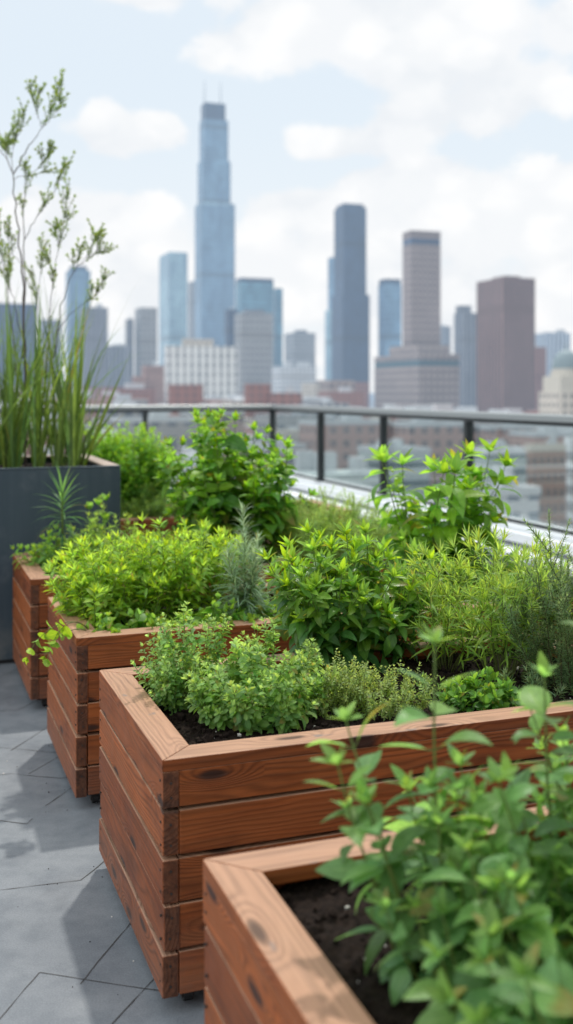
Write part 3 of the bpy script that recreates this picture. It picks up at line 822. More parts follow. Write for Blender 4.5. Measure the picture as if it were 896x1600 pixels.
# ---- farthest planter
bush('bright_bush', 'round lime green bush behind the tall slate planter below the handrail', 'bush', S(200, 7.75), M_BUSH, G_STEM, Foliage('lance', 3, 2, (.3, .8), .3), 120, .22, .15, (.46, .82), 22, stemr=.003, sub=5, sublen=.34, shape=.8,
     spacing=.02, L0=.058, L1=.042, ratio=.36, a0=72, a1=45, per=2, start=.2, droop=.1, tip=7, tipL=.035, age0=.0, age1=.9)
bush('pale_bush', 'low pale feathery bush on the far planter, right of the slate planter', 'bush', S(236, 7.5), M_PALE, G_STEM, Foliage('needle', 2, 2, (.3, .8), .3), 50, .24, .10, (.18, .34), 32, stemr=.002, sub=4, sublen=.4,
     spacing=.014, L0=.036, L1=.026, ratio=.16, a0=70, a1=45, per=3, start=.1, tip=7, tipL=.026, age0=.0, age1=.8)
bush('pale_bush', 'low pale feathery bush on the far planter behind the tall leafy herb', 'bush', S(330, 7.75), M_PALE, G_STEM, Foliage('needle', 2, 2, (.3, .8), .3), 50, .26, .12, (.18, .34), 32, stemr=.002, sub=4, sublen=.4,
     spacing=.014, L0=.036, L1=.026, ratio=.16, a0=70, a1=45, per=3, start=.1, tip=7, tipL=.026, age0=.0, age1=.8)

# ---- tall planter: reeds and thin shrub
def reeds():
    k = 0
    specs = [(px, Y) for px in (-52, -25, 5, 22, 62, 88, 120) for Y in (6.25, 6.75)]
    for px, Y in specs:
        base = S(px + random.uniform(-6, 6), Y, 1.03); st = Stems(); fol = Foliage('blade', 12, 2, (.12, .4, 1.1), .5)
        st.add(grow(base, [0, 0, 1], .22, 4, .02, .02)[0], .009, .006)
        for i in range(random.randint(16, 22)):
            a = random.uniform(0, 6.3); ln = math.radians(abs(random.gauss(0, 10)) + 1)
            d = np.array([math.cos(a) * math.sin(ln), math.sin(a) * math.sin(ln), math.cos(ln)])
            nn = np.array([-math.cos(a), -math.sin(a), .3])
            L = random.uniform(.62, 1.30) if random.random() < .75 else random.uniform(.3, .6)
            fol.add(base + np.array([math.cos(a), math.sin(a), 0]) * random.uniform(0, .04), d, nn, L, random.uniform(.013, .029), random.random() ** 2 * .9, random.choice((0, 0, 0, 0, 1, 1, 2)))
        r = plant_root('reed_clump', base, 'clump of upright green reeds in the tall slate planter', 'reed', 'reed clumps in the tall slate planter')
        st.build('stem', G_STEM, r, base); fol.build('foliage', M_REED, r, base)
    # the clump whose blades fan out over the right rim
    base = S(128, 6.5, 1.03); st = Stems(); fol = Foliage('blade', 12, 2, (.12, .5, 1.2), .5)
    st.add(grow(base, [.1, 0, 1], .2, 4, .02, .02)[0], .009, .006)
    for ax, L, w, c in ((.38, .78, .03, 0), (.30, .62, .026, 0), (.52, .55, .022, 1), (.12, .75, .03, 0), (.20, .5, .03, 2), (-.1, .7, .03, 0), (.62, .45, .02, 1)):
        d = unit([ax, random.uniform(-.15, .1), 1]); fol.add(base + [random.uniform(-.03, .03), 0, 0], d, [-.5, -1, .3], L, w, random.random() * .8, c)
    r = plant_root('reed_clump', base, 'reed clump whose blades fan out over the right rim of the slate planter', 'reed', 'reed clumps in the tall slate planter')
    st.build('stem', G_STEM, r, base); fol.build('foliage', M_REED, r, base)
reeds()

def thin_shrub():
    Y0 = 6.45
    base = S(42, Y0, 1.03); st = Stems(6); fol = Foliage('ovate', 3, 2, (.1, .5), .2)
    def P(px, py, dy=0.): return np.array([(px - 448) / F * (Y0 + dy), Y0 + dy, EYE + (HZ - py) / F * (Y0 + dy)])
    def limb(pts, r0, r1):
        q = np.array([P(*p) for p in pts]); t = np.linspace(0, 1, len(q)); tt = np.linspace(0, 1, 4 * len(q))
        c = np.stack([np.interp(tt, t, q[:, k]) for k in range(3)], 1)
        c[1:-1] += rng.normal(0, .004, c[1:-1].shape)
        st.add(c, r0 * .6, r1 * .5); return c
    def twig(p, d, ln, depth=0):
        pts, ds = grow(p, d, ln, 6, .10, .05)
        st.add(pts, .0016, .0008)
        dress(fol, pts, ds, .0105, .026, .019, .42, 48, 30, 2, .18, droop=0., tip=5, tipL=.028, age0=.1, age1=.8, prob=.85)
        if depth < 1:
            for k in range(random.randint(4, 6)):
                pp, dd = along(pts, ds, random.uniform(.25, .9)); e = perp(dd, random.uniform(0, 6.3))
                twig(pp, dd * .75 + e * .6 + [0, 0, .2], ln * random.uniform(.4, .65), depth + 1)
    limbs = [
        ([(42, 735), (40, 620), (38, 520), (36, 440), (33, 395), (26, 340), (21, 272)], .0135, .007, []),
        ([(21, 272), (36, 246), (50, 222), (66, 200, -.05)], .007, .004, [1.]),
        ([(66, 200), (84, 180, .05), (94, 170, .08)], .003, .0015, [.3, .7, 1.]),
        ([(66, 200), (60, 180, .05), (54, 165, .08)], .003, .0015, [.4, .8, 1.]),
        ([(21, 272), (10, 248, .1), (-4, 230, .15), (-22, 205, .2)], .006, .003, [.3, .55, .8, 1.]),
        ([(21, 272), (18, 240, .1), (26, 215, .15)], .004, .002, [.4, .7, 1., 1.]),
        ([(22, 280), (42, 273, -.1), (66, 262, -.15)], .0035, .0015, [.5, .9, 1.]),
        ([(36, 560), (40, 440, .15), (38, 380, .15), (39, 305, .15), (41, 245, .15)], .008, .003, [.65, .75, .85]),
        ([(38, 375, .15), (58, 340, .05), (76, 312, 0), (92, 290, 0)], .005, .002, [.35, .8, 1.]),
        ([(70, 660), (74, 560, -.1), (78, 490, -.15), (84, 430, -.15), (92, 385, -.15), (100, 350, -.1)], .006, .002, [.55, .65, .75, .85, .95, 1.]),
        ([(84, 560, -.1), (96, 480, -.15), (112, 430, -.15), (130, 405, -.15), (152, 392, -.2)], .006, .002, [.55, .65, .72, .8, .9, 1.]),
        ([(88, 520, 0), (110, 490, .1), (138, 470, .15), (152, 460, .15)], .004, .002, [.6, .85, 1.]),
        ([(30, 620), (20, 520, .2), (8, 430, .25), (-4, 370, .3), (-14, 330, .3)], .007, .002, [.45, .6, .75, .9, 1.]),
        ([(33, 520), (22, 470, -.2), (14, 440, -.25), (8, 415, -.3)], .004, .002, [.5, .75, 1.]),
        ([(60, 600), (56, 500, .2), (60, 450, .25), (66, 410, .3)], .005, .002, [.5, .65, .8, 1.]),
        ([(33, 410), (16, 395, -.1), (2, 378, -.1)], .003, .0015, [.4, .7, 1.]),
    ]
    for pts, r0, r1, tw in limbs:
        c = limb(pts, r0, r1)
        for f in tw:
            i = min(int(f * (len(c) - 1)), len(c) - 1); d = unit(c[i] - c[i - 1])
            twig(c[i], d + rng.normal(0, .36, 3) + [-.05, 0, .6], random.uniform(.10, .19))
    r = plant_root('thin_shrub', base, 'tall thin shrub with sparse leafy twigs rising above the reeds', 'shrub')
    st.build('trunk', BARK, r, base); fol.build('crown', M_TWIG, r, base)
thin_shrub()

# ---- blurred foreground herb
def foreground(label, base, specs, nrand, rx, ry, h, lean, L=.066):
    base = np.asarray(base, float); st = Stems(6); fol = Foliage('ovate', 9, 4, (.3, .7, 1.1), .2, 0.)
    for off, d, ln, start in specs:
        pts, ds = grow(base + np.array(off), d, ln, 12, .025, .02)
        st.add(pts, .0034, .0016)
        dress(fol, pts, ds, .052, L * 1.05, L * .80, .54, 80, 52, 2, start, droop=.12, pet=.18, stems=st, tip=6, tipL=L * .5, tipang=(22, 75), tipratio=.42, age0=.05, age1=.6, tipage=.85)
    for i in range(nrand):
        a = random.uniform(0, 6.3); rr = math.sqrt(random.random())
        d = np.array([math.cos(a) * rr * math.tan(math.radians(lean)), math.sin(a) * rr * math.tan(math.radians(lean)), 1])
        ln = random.uniform(*h) * (1 - .3 * rr)
        pts, ds = grow(base + [math.cos(a) * rr * rx, math.sin(a) * rr * ry, -.01], d, ln, 9, .05, .05)
        st.add(pts, .003, .0014)
        dress(fol, pts, ds, .045, L, L * .8, .54, 80, 50, 2, .15, droop=.2, pet=.1, tip=6, tipL=L * .5, tipang=(20, 78), tipratio=.42, age0=0., age1=.5, tipage=.7)
    r = plant_root('leafy_herb', base, label, 'herb')
    st.build('stem', G_STEM, r, base); fol.build('foliage', M_SAGE, r, base)
foreground('big blurred foreground herb with one tall sprig before the focused planter', uv(1.47, .88, SOIL),
           [((-.06, .02, 0), (-.10, .02, 1), .52, .30), ((-.14, 0, 0), (-.36, -.1, 1), .36, .2), ((-.10, -.03, 0), (-.42, .0, 1), .31, .2), ((-.12, .03, 0), (-.3, .1, 1), .40, .2)], 22, .13, .11, (.24, .40), 36, L=.088)
foreground('blurred foreground herb at the right edge with the highest sprig', uv(1.42, 1.09, SOIL),
           [((-.03, .02, 0), (.0, .02, 1), .57, .40), ((.06, .04, 0), (.08, .02, 1), .55, .40), ((-.08, .04, 0), (-.1, .02, 1), .46, .35)], 26, .14, .12, (.30, .47), 34, L=.086)
foreground('nearest blurred foreground herb low in the bottom right corner', uv(1.24, .95, SOIL), [((-.06, 0, 0), (-.35, .1, 1), .24, .2)], 24, .13, .10, (.16, .32), 40, L=.09)
foreground('low blurred foreground herb leaning left over the soil beside the nearest rim', uv(1.33, .83, SOIL), [((0, 0, 0), (-.25, .05, 1), .27, .15)], 14, .09, .08, (.12, .26), 38, L=.082)
foreground('blurred foreground herb filling the far right end of the nearest planter', uv(1.55, 1.32, SOIL), [], 24, .14, .14, (.24, .42), 34, L=.084)

# ------------------------------------------------------------------ terrace
def terrace():
    u0, u1, v0, v1 = -6., 13.75, -9., 4.9
    m = MB()
    c = [uv(u0, v0), uv(u0, v1), uv(u1, v1), uv(u1, v0)]
    n = 60
    vs = []; fs = []
    m.add([q[:] for q in c], [(0, 1, 2, 3)], a=np.tile([.5, 0, 0, 1], (4, 1)))
    o = m.build('terrace_floor', FLOOR, attr=('tone',)); tag(o, kind='structure')
    b = MB(); b.box(v0, v1 + .02, u0, u1 + .02, CITY, -.012)
    o = b.build('building_below', GREY_WALL, rz=RZ); tag(o, kind='structure')
    j = MB()
    def seam(pts, w=.0026, z=.0015):
        for (ua, va), (ub, vb) in zip(pts[:-1], pts[1:]):
            a, e = np.array([ua, va]), np.array([ub, vb]); L = np.linalg.norm(e - a); d = (e - a) / L; nr = np.array([-d[1], d[0]])
            n = max(2, int(L / .035)); ws = np.clip(rng.normal(w, w * .3, n + 1), .001, .006) / 2; js = np.cumsum(rng.normal(0, .0006, n + 1)); js -= np.linspace(0, 1, n + 1) * js[-1]
            pts2 = [a + d * L * k / n + nr * js[k] for k in range(n + 1)]
            vv = [uv(*(q - nr * h_), z)[:] for q, h_ in zip(pts2, ws)] + [uv(*(q + nr * h_), z)[:] for q, h_ in zip(pts2, ws)]
            j.add(vv, [(k, k + 1, n + 2 + k, n + 1 + k) for k in range(n)])
    base = [[(3.31, -.9), (3.28, .27), (3.262, .51), (3.39, .62), (3.42, 1.6)], [(2.98, .62), (2.69, .42)], [(2.78, .33), (2.58, .62), (2.50, 1.2)], [(2.78, .33), (2.55, .18), (2.4, -.6)],
            [(3.84, -.4), (3.81, .32), (3.75, .40), (3.79, .425)], [(4.26, .40), (4.15, .57), (4.1, 1.4)], [(4.24, .46), (4.40, .60)], [(3.89, .48), (4.04, .60)], [(4.26, .40), (4.40, -.8)]]
    for sh in (-3.6, -1.75, 0., 1.85, 3.7, 5.5, 7.4):
        for dv in (0., -1.9, -3.8, 1.9):
            if sh == 0. and dv not in (0., -1.9): continue
            for s in base: seam([(u + sh, v + dv) for u, v in s])
    o = j.build('paving_joint', JOINT); tag(o, kind='structure')
terrace()

def spill():
    mb = MB(); iv, fi = ico()
    for k in range(30):
        b = BOXES[random.choice(('b3', 'b3', 'b2', 'b4'))]
        u, v = b[0] + random.uniform(-.1, b[3] + .1), b[1] - random.expovariate(9.)
        s_ = random.uniform(.001, .0026)
        q = iv * (1 + rng.normal(0, .25, (len(iv), 1))) * s_ * rng.uniform(.6, 1.2, 3)
        mb.add(q + np.array(uv(u, v, s_ * .5)), fi, m=1 if k % 9 == 0 else 0)
    tag(mb.build('soil_crumbs', [SOILM, PERLITE]), label='few crumbs of spilled soil on the grey paving', cat='soil', kind='stuff')
spill()

# parapet with white coping, then the glass railing on it
RV, RU = 4.70, 13.51
def parapet():
    r = empty('parapet_wall', (0, 0, 0), RZ, label='low grey parapet wall with white stepped coping under the glass railing', cat='wall')
    w = MB(); w.box(4.24, 4.88, -6, 13.7, 0, .262); w.box(-9, 4.239, 13.06, 13.7, 0, .262); w.build('wall_face', GREY_WALL, r)
    l = MB(); l.bbox(4.20, 4.885, -6, 13.72, .264, .315, .006); l.bbox(-9, 4.198, 13.02, 13.72, .264, .315, .006); l.build('ledge', WHITE_STONE, r)
    g = MB(); g.box(4.40, 4.87, -6, 13.7, .316, .352); g.box(-9, 4.399, 13.22, 13.7, .316, .352); g.build('recess', GREY_WALL, r)
    c = MB(); c.bbox(4.37, 4.90, -6, 13.74, .354, .43, .008); c.bbox(-9, 4.368, 13.19, 13.74, .354, .43, .008); c.build('coping', WHITE_STONE, r)
parapet()

def railing():
    r = empty('glass_railing', (0, 0, 0), RZ, label='glass railing with aluminium handrail and dark posts around the terrace', cat='railing')
    zt, ht = 1.325, .055
    h = MB()
    pr = [(-.045, zt - ht), (.045, zt - ht), (.045, zt - .012), (.03, zt), (-.03, zt), (-.045, zt - .012)]
    # mitred handrail: right run, corner, left run
    def run(path):
        vs = []
        for (v, u), (ov, ou) in path:
            for a, z in pr: vs.append((v + ov * a, u + ou * a, z))
        n = len(pr); f = [(k * n + i, k * n + (i + 1) % n, (k + 1) * n + (i + 1) % n, (k + 1) * n + i) for k in range(len(path) - 1) for i in range(n)]
        f += [tuple(range(n - 1, -1, -1)), tuple(range((len(path) - 1) * n, len(path) * n))]
        h.add(vs, f)
    run([((RV, -6), (1, 0)), ((RV, RU), (1, 1)), ((-9, RU), (0, 1))])
    h.build('handrail', ALU, r)
    k = MB(); k.box(RV - .03, RV + .03, -6, RU + .03, zt - ht - .032, zt - ht - .001); k.box(-9, RV - .031, RU - .03, RU + .03, zt - ht - .032, zt - ht - .001)
    k.build('top_channel', DARK_METAL, r)
    b = MB(); b.box(RV - .02, RV + .02, -6, RU + .02, .431, .455); b.box(-9, RV - .021, RU - .02, RU + .02, .431, .455); b.build('bottom_channel', DARK_METAL, r)
    us = [RU - 1.76 * i for i in range(0, 11)]; vs = [RV - 1.76 * i for i in range(1, 8)]
    zb, zp = .431, zt - ht - .033
    for i, u in enumerate(us):
        p = MB(); p.bbox(RV - .042, RV + .03, u - .028, u + .028, zb, zp, .004); p.box(RV - .06, RV + .05, u - .05, u + .05, zb, zb + .012); p.build('post', DARK_METAL, r)
        if i: g = MB(); g.box(RV - .006, RV + .006, u + .03, us[i - 1] - .03, .456, zp); g.build('glass_panel', GLASS, r)
    for i, v in enumerate(vs):
        p = MB(); p.bbox(v - .028, v + .028, RU - .042, RU + .03, zb, zp, .004); p.build('post', DARK_METAL, r)
        g = MB(); g.box(v + .03, (vs[i - 1] if i else RV) - .03, RU - .006, RU + .006, .456, zp); g.build('glass_panel', GLASS, r)
railing()

# ------------------------------------------------------------------ the city
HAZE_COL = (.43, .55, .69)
def haze_group():  # distance haze painted into the materials: emission mixed over the surface colour
    g = bpy.data.node_groups.new('PaintedHaze', 'ShaderNodeTree')
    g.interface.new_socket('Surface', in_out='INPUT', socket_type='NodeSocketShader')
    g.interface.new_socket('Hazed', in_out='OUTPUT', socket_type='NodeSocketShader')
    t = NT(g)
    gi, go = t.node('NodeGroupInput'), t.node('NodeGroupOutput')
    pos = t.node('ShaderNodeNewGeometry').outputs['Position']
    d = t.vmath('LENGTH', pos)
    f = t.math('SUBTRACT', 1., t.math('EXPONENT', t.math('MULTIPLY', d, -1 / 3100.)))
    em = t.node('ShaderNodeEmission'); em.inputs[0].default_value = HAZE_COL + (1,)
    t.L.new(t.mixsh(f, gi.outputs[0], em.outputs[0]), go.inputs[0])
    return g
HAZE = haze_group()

def facade(name, wall, glass, fl=3.8, bay=3.2, fz=.55, fx=.6, roof=(.30, .30, .30), metal=.35, var=.5):
    """storeys and bays of windows as surface pattern, in the building's own coordinates"""
    m, t = material(name)
    tc = t.node('ShaderNodeTexCoord')
    x, y, z = t.xyz(tc.outputs['Object']); nx, ny, nz = t.xyz(tc.outputs['Normal'])
    hor = t.math('ADD', t.math('MULTIPLY', x, t.math('GREATER_THAN', t.math('ABSOLUTE', ny), .5)), t.math('MULTIPLY', y, t.math('GREATER_THAN', t.math('ABSOLUTE', nx), .5)))
    a, b = t.math('DIVIDE', hor, bay), t.math('DIVIDE', z, fl)
    inx = t.math('LESS_THAN', t.math('ABSOLUTE', t.math('SUBTRACT', t.math('FRACT', a), .5)), fx / 2)
    inz = t.math('LESS_THAN', t.math('ABSOLUTE', t.math('SUBTRACT', t.math('FRACT', b), .5)), fz / 2)
    win = t.math('MULTIPLY', inx, inz)
    def cell(k, off):
        wn = t.node('ShaderNodeTexWhiteNoise', noise_dimensions='3D')
        t.set(wn.inputs[0], t.comb(t.math('FLOOR', t.math('DIVIDE', a, k)), t.math('FLOOR', t.math('DIVIDE', b, k)), t.math('MULTIPLY_ADD', nx, 7., off)))
        return wn.outputs[0]
    n1, n2 = cell(1., 0.), cell(4., 3.)
    painted_refl = t.noise(t.comb(t.math('MULTIPLY', hor, .06), t.math('MULTIPLY', nx, 9.), t.math('MULTIPLY', z, .018)), 1., 4, .6)  # uneven reflections painted into the glass colour, per window cell and by noise
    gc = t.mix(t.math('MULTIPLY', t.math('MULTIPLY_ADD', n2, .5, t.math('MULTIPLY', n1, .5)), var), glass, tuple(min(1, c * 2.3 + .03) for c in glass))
    gc = t.mix(t.smooth(painted_refl, .35, .7), t.mix(1., gc, (.7, .74, .8), 'MULTIPLY'), t.mix(1., gc, (1.5, 1.45, 1.38), 'MULTIPLY'))
    stain = t.noise(tc.outputs['Object'], .04, 5, .65)
    wc = t.mix(stain, tuple(c * .72 for c in wall), tuple(c * 1.22 for c in wall))
    # every so many storeys a plant floor
    mech = t.math('LESS_THAN', t.math('FRACT', t.math('DIVIDE', b, 17.)), .06)
    c = t.mix(win, wc, gc)
    c = t.mix(t.math('MULTIPLY', mech, .55), c, tuple(q * .55 for q in wall))
    top = t.math('GREATER_THAN', nz, .5)
    rn = t.noise(tc.outputs['Object'], .12, 5, .7)
    c = t.mix(top, c, t.mix(t.smooth(rn, .3, .7), tuple(q * .55 for q in roof), tuple(min(1, q * 1.5) for q in roof)))
    g = t.math('MULTIPLY', win, t.math('SUBTRACT', 1., top))
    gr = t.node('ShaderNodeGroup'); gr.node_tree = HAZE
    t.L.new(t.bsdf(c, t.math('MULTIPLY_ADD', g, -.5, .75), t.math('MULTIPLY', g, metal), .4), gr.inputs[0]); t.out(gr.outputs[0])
    return m

def hazed(name, col, rough=.7, scale=.2, var=.2):
    m, t = material(name)
    n = t.noise(t.node('ShaderNodeTexCoord').outputs['Object'], scale, 4, .6)
    c = t.mix(n, tuple(q * (1 - var) for q in col), tuple(min(1, q * (1 + var)) for q in col))
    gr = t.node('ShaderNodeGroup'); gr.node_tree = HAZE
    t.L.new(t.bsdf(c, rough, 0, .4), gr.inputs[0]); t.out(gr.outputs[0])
    return m

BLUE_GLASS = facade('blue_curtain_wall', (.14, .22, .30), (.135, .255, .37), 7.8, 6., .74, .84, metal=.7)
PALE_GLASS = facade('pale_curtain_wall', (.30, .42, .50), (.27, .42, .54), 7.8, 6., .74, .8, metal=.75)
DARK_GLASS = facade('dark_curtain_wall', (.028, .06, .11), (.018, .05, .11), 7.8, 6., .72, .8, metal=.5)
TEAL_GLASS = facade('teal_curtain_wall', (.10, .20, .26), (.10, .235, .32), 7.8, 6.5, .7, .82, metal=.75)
TAN_GRID = facade('tan_masonry_grid', (.36, .275, .25), (.085, .075, .085), 6.4, 5.6, .5, .52)
TAN_POD = facade('tan_podium_grid', (.38, .30, .27), (.10, .09, .10), 7., 6.5, .5, .5)
BROWN_STRIPE = facade('brown_piers', (.27, .145, .122), (.05, .035, .038), 7.8, 5.4, 1.01, .45)
GREY_GRID = facade('grey_masonry_grid', (.27, .275, .30), (.07, .085, .115), 7., 5.6, 1.01, .5)
GREY_BEIGE = facade('grey_beige_grid', (.37, .36, .35), (.12, .135, .16), 7., 5.4, .55, .55)
WHITE_PIER = facade('white_piers', (.90, .88, .82), (.20, .20, .205), 8., 6.4, .84, .42, roof=(.5, .5, .48))
WHITE_STRIPE = facade('white_blue_stripes', (.66, .70, .74), (.09, .14, .21), 8., 6.2, 1.01, .5)
RED_BRICK = facade('red_brick', (.33, .15, .12), (.12, .08, .08), 4.4, 5.2, .5, .42, roof=(.34, .17, .14))
PINK_BRICK = facade('pink_brick', (.44, .265, .22), (.14, .105, .105), 4.6, 4.8, .5, .45)
BEIGE = facade('beige_stone', (.66, .59, .50), (.16, .15, .14), 4.4, 4.2, .55, .42, roof=(.58, .56, .53))
PALE_BLOCK = facade('pale_block', (.74, .75, .75), (.20, .24, .28), 4.4, 4.6, .5, .6, roof=(.72, .73, .74))
GREEN_GREY = facade('green_grey_bands', (.50, .57, .54), (.08, .12, .125), 5.2, 3., .48, 1.01, roof=(.42, .50, .48))
ROOF_GEAR = hazed('roof_gear', (.55, .57, .58))
DARK_GEAR = hazed('dark_roof_gear', (.06, .07, .085))
ANT = hazed('antenna_steel', (.35, .37, .4))
BRICK_WALL = hazed('brown_brick_wall', (.37, .215, .15), .8, .8, .25)
CREAM_WALL = hazed('cream_wall', (.60, .55, .46), .8, .6)
WHITE_WALL = hazed('white_wall', (.78, .80, .80), .8, .6)
WIN_DARK = hazed('window_dark', (.075, .07, .07), .3, .5, .3)
BAND_TEAL = hazed('teal_band', (.05, .12, .15), .4)
DOME = hazed('verdigris_grey_dome', (.22, .28, .29), .6, .3)

TH = RZ
def xw(px, D): return (px - 448) / F * D
def zw(py, D): return EYE + (HZ - py) / F * D

class Bld:
    """one building: an Empty at street level, its storeys and roof pieces as parts"""
    def __init__(s, name, label, xl, xr, D, cat='building', group=None, rot=None):
        s.D = D; s.rot = TH if rot is None else rot
        s.cx = (xl + xr) / 2
        s.r = empty(name, (xw(s.cx, D), D, CITY), s.rot, label=label, cat=cat, group=group)
    def block(s, part, xl, xr, yt, mat, f=.22, yb=None, dy=0., parent=None, zgap=0.):
        """silhouette from photo column xl to xr with top row yt; f = share of the width taken by the left face"""
        D = s.D; W = (xr - xl) / F * D
        w, d = (1 - f) * W / math.cos(s.rot), f * W / math.sin(s.rot)
        ox = xw((xl + xr) / 2, D) - xw(s.cx, D)
        c, sn = math.cos(s.rot), math.sin(s.rot)
        lx, ly = ox * c + dy * sn, -ox * sn + dy * c
        z1 = zw(yt, D) - CITY; z0 = 0 if yb is None else zw(yb, D) - CITY
        m = MB(); m.box(lx - w / 2, lx + w / 2, ly - d / 2, ly + d / 2, z0 + zgap, z1)
        s.last = (lx, ly, w, d, z0, z1)
        return m.build(part, mat, parent or s.r)
    def gear(s, n=2, mat=None, part='roof_unit'):
        lx, ly, w, d, z0, z1 = s.last
        for k in range(n):
            a, b = w * random.uniform(.12, .3), d * random.uniform(.15, .35)
            x = lx + random.uniform(-.5, .5) * (w - a) * .9; y = ly + random.uniform(-.5, .5) * (d - b) * .9
            m = MB(); m.box(x - a / 2, x + a / 2, y - b / 2, y + b / 2, z1, z1 + random.uniform(2, 5)); m.build(part, mat or ROOF_GEAR, s.r)
    def parapet(s, mat, t=.6, h=1.2):
        lx, ly, w, d, z0, z1 = s.last
        x0, x1, y0, y1 = lx - w / 2 - .3, lx + w / 2 + .3, ly - d / 2 - .3, ly + d / 2 + .3
        m = MB(); m.box(x0, x1, y0, y0 + t, z1 - .4, z1 + h); m.box(x0, x1, y1 - t, y1, z1 - .4, z1 + h)
        m.box(x0, x0 + t, y0 + t, y1 - t, z1 - .4, z1 + h); m.box(x1 - t, x1, y0 + t, y1 - t, z1 - .4, z1 + h)
        m.build('parapet', mat, s.r)

def city():
    # tallest stepped tower
    b = Bld('skyscraper', 'tallest blue glass skyscraper with stepped tiers and two antennas', 305, 367, 1900, 'skyscraper')
    b.block('lower_tier', 304, 368, 323, BLUE_GLASS, .2)
    b.block('setback_band', 304.5, 367.5, 320, PALE_GLASS, .2, 323)
    b.block('middle_tier', 308.5, 361, 254, BLUE_GLASS, .2, 320)
    b.block('upper_tier', 311.5, 357.5, 190, BLUE_GLASS, .2, 254)
    b.block('crown', 314, 353, 164, DARK_GLASS, .2, 190)
    lx, ly, w, d, z0, z1 = b.last
    for x in (-w * .42, w * .36):
        m = MB(); m.cyl((lx + x, ly, z1), 1.0, .5, 42, 8); m.build('antenna', ANT, b.r)
    b = Bld('skyscraper', 'pale glass tower left of the tallest skyscraper', 246, 296, 1500, 'skyscraper')
    b.block('shaft', 246, 296, 402, PALE_GLASS, .45); b.block('recess', 272, 280, 403, DARK_GLASS, .4, dy=-19); b.block('crown', 246.5, 295.5, 398, PALE_GLASS, .45, 402)
    b = Bld('office_tower', 'slim grey slab just behind the tallest skyscraper on its left', 296, 308, 2150, 'tower'); b.block('shaft', 294, 312, 441, GREY_BEIGE); b.gear(1)
    b = Bld('office_tower', 'teal glass block with a dark roof right of the tallest skyscraper', 368, 442, 1450, 'tower')
    b.block('shaft', 368, 428, 442, TEAL_GLASS, .15); b.block('wing', 428, 442, 450, TEAL_GLASS, .3, dy=8); b.block('crown', 368.5, 427.5, 436, DARK_GLASS, .15, 442)
    b = Bld('office_tower', 'grey tan office block in front of the teal glass block', 367, 426, 1150, 'tower'); b.block('shaft', 366, 427, 490, GREY_BEIGE, .2); b.block('crown', 380, 414, 484, GREY_GRID, .2, 490)
    b = Bld('office_tower', 'narrow dark blue slab at the foot of the tallest skyscraper', 351, 372, 1300, 'tower'); b.block('shaft', 351, 373, 484, DARK_GLASS, .3); b.gear(1)
    b = Bld('office_tower', 'grey stepped masonry tower left of the pale glass tower', 195, 248, 1300, 'tower')
    b.block('shaft', 209, 248, 482, GREY_BEIGE, .35); b.block('shoulder', 195, 211, 499, GREY_GRID, .5, dy=-2); b.gear(1)
    b = Bld('office_tower', 'blue tower seen through the twigs of the thin shrub', 100, 144, 1500, 'tower'); b.block('shaft', 100, 144, 424, BLUE_GLASS, .3); b.block('crown', 106, 138, 417, DARK_GLASS, .3, 424)
    b = Bld('office_tower', 'wide grey tower below and right of the blue tower behind the reeds', 128, 172, 1250, 'tower'); b.block('shaft', 122, 172, 482, GREY_GRID, .35); b.gear(1)
    b = Bld('office_tower', 'dim slate blue block at the left edge behind the reeds', 0, 98, 1350, 'tower'); b.block('shaft', -40, 62, 476, DARK_GLASS, .2); b.block('wing', 62, 98, 500, GREY_GRID, .2)
    b = Bld('office_block', 'plain grey block between the reeds and the stepped masonry tower', 160, 205, 1400); b.block('shaft', 158, 206, 541, GREY_GRID, .2); b.gear(2)
    # white building and lower neighbours
    b = Bld('office_building', 'white building with tall narrow window bays before the skyscraper', 258, 372, 900)
    b.block('body', 258, 372, 541, WHITE_PIER, .06); b.block('penthouse', 285, 334, 530, BEIGE, .08, 541); b.last = b.last
    b = Bld('apartment_building', 'salmon brick block left of the white building', 206, 258, 950); b.block('wing', 206, 232, 588, PINK_BRICK, .2); b.block('body', 216, 258, 571, PINK_BRICK, .2, dy=18); b.gear(1)
    b = Bld('brick_building', 'red brick block in front of the white building above the handrail', 262, 330, 640); b.block('body', 262, 318, 601, RED_BRICK, .12); b.block('wing', 316, 330, 625, RED_BRICK, .2, dy=-3)
    b = Bld('brick_building', 'wide red brick block left of the corner post above the handrail', 382, 472, 620); b.block('wing', 382, 424, 600, RED_BRICK, .12); b.block('body', 422, 472, 614, RED_BRICK, .12, dy=-4); b.gear(2)
    b = Bld('office_block', 'hazy grey block in the gap right of the teal glass block', 445, 493, 1800); b.block('shaft', 445, 493, 521, GREY_BEIGE, .3); b.block('crown', 460, 480, 516, GREY_GRID, .3, 521)
    b = Bld('office_block', 'pale low block between the teal block and the dark tower', 425, 500, 1100); b.block('body', 425, 494, 573, PALE_BLOCK, .2); b.gear(3)
    # dark tower group
    b = Bld('skyscraper', 'dark navy skyscraper with a lighter left face in the middle', 519, 577, 1500, 'skyscraper')
    b.block('shaft', 523, 572, 326, DARK_GLASS, .26, 462); b.block('crown', 526, 568, 321, DARK_GLASS, .26, 326); b.block('base_tier', 519, 577, 462, DARK_GLASS, .26)
    b = Bld('office_tower', 'slim stepped blue slab hugging the left of the navy skyscraper', 508, 530, 1620, 'tower'); b.block('shaft', 513, 534, 403, BLUE_GLASS, .3); b.block('shoulder', 508, 526, 486, PALE_GLASS, .3, dy=-8)
    b = Bld('office_tower', 'blue glass tower left of the tan skyscraper', 592, 627, 1450, 'tower'); b.block('shaft', 592, 627, 445, BLUE_GLASS, .25); b.block('crown', 593, 626, 437, DARK_GLASS, .25, 445)
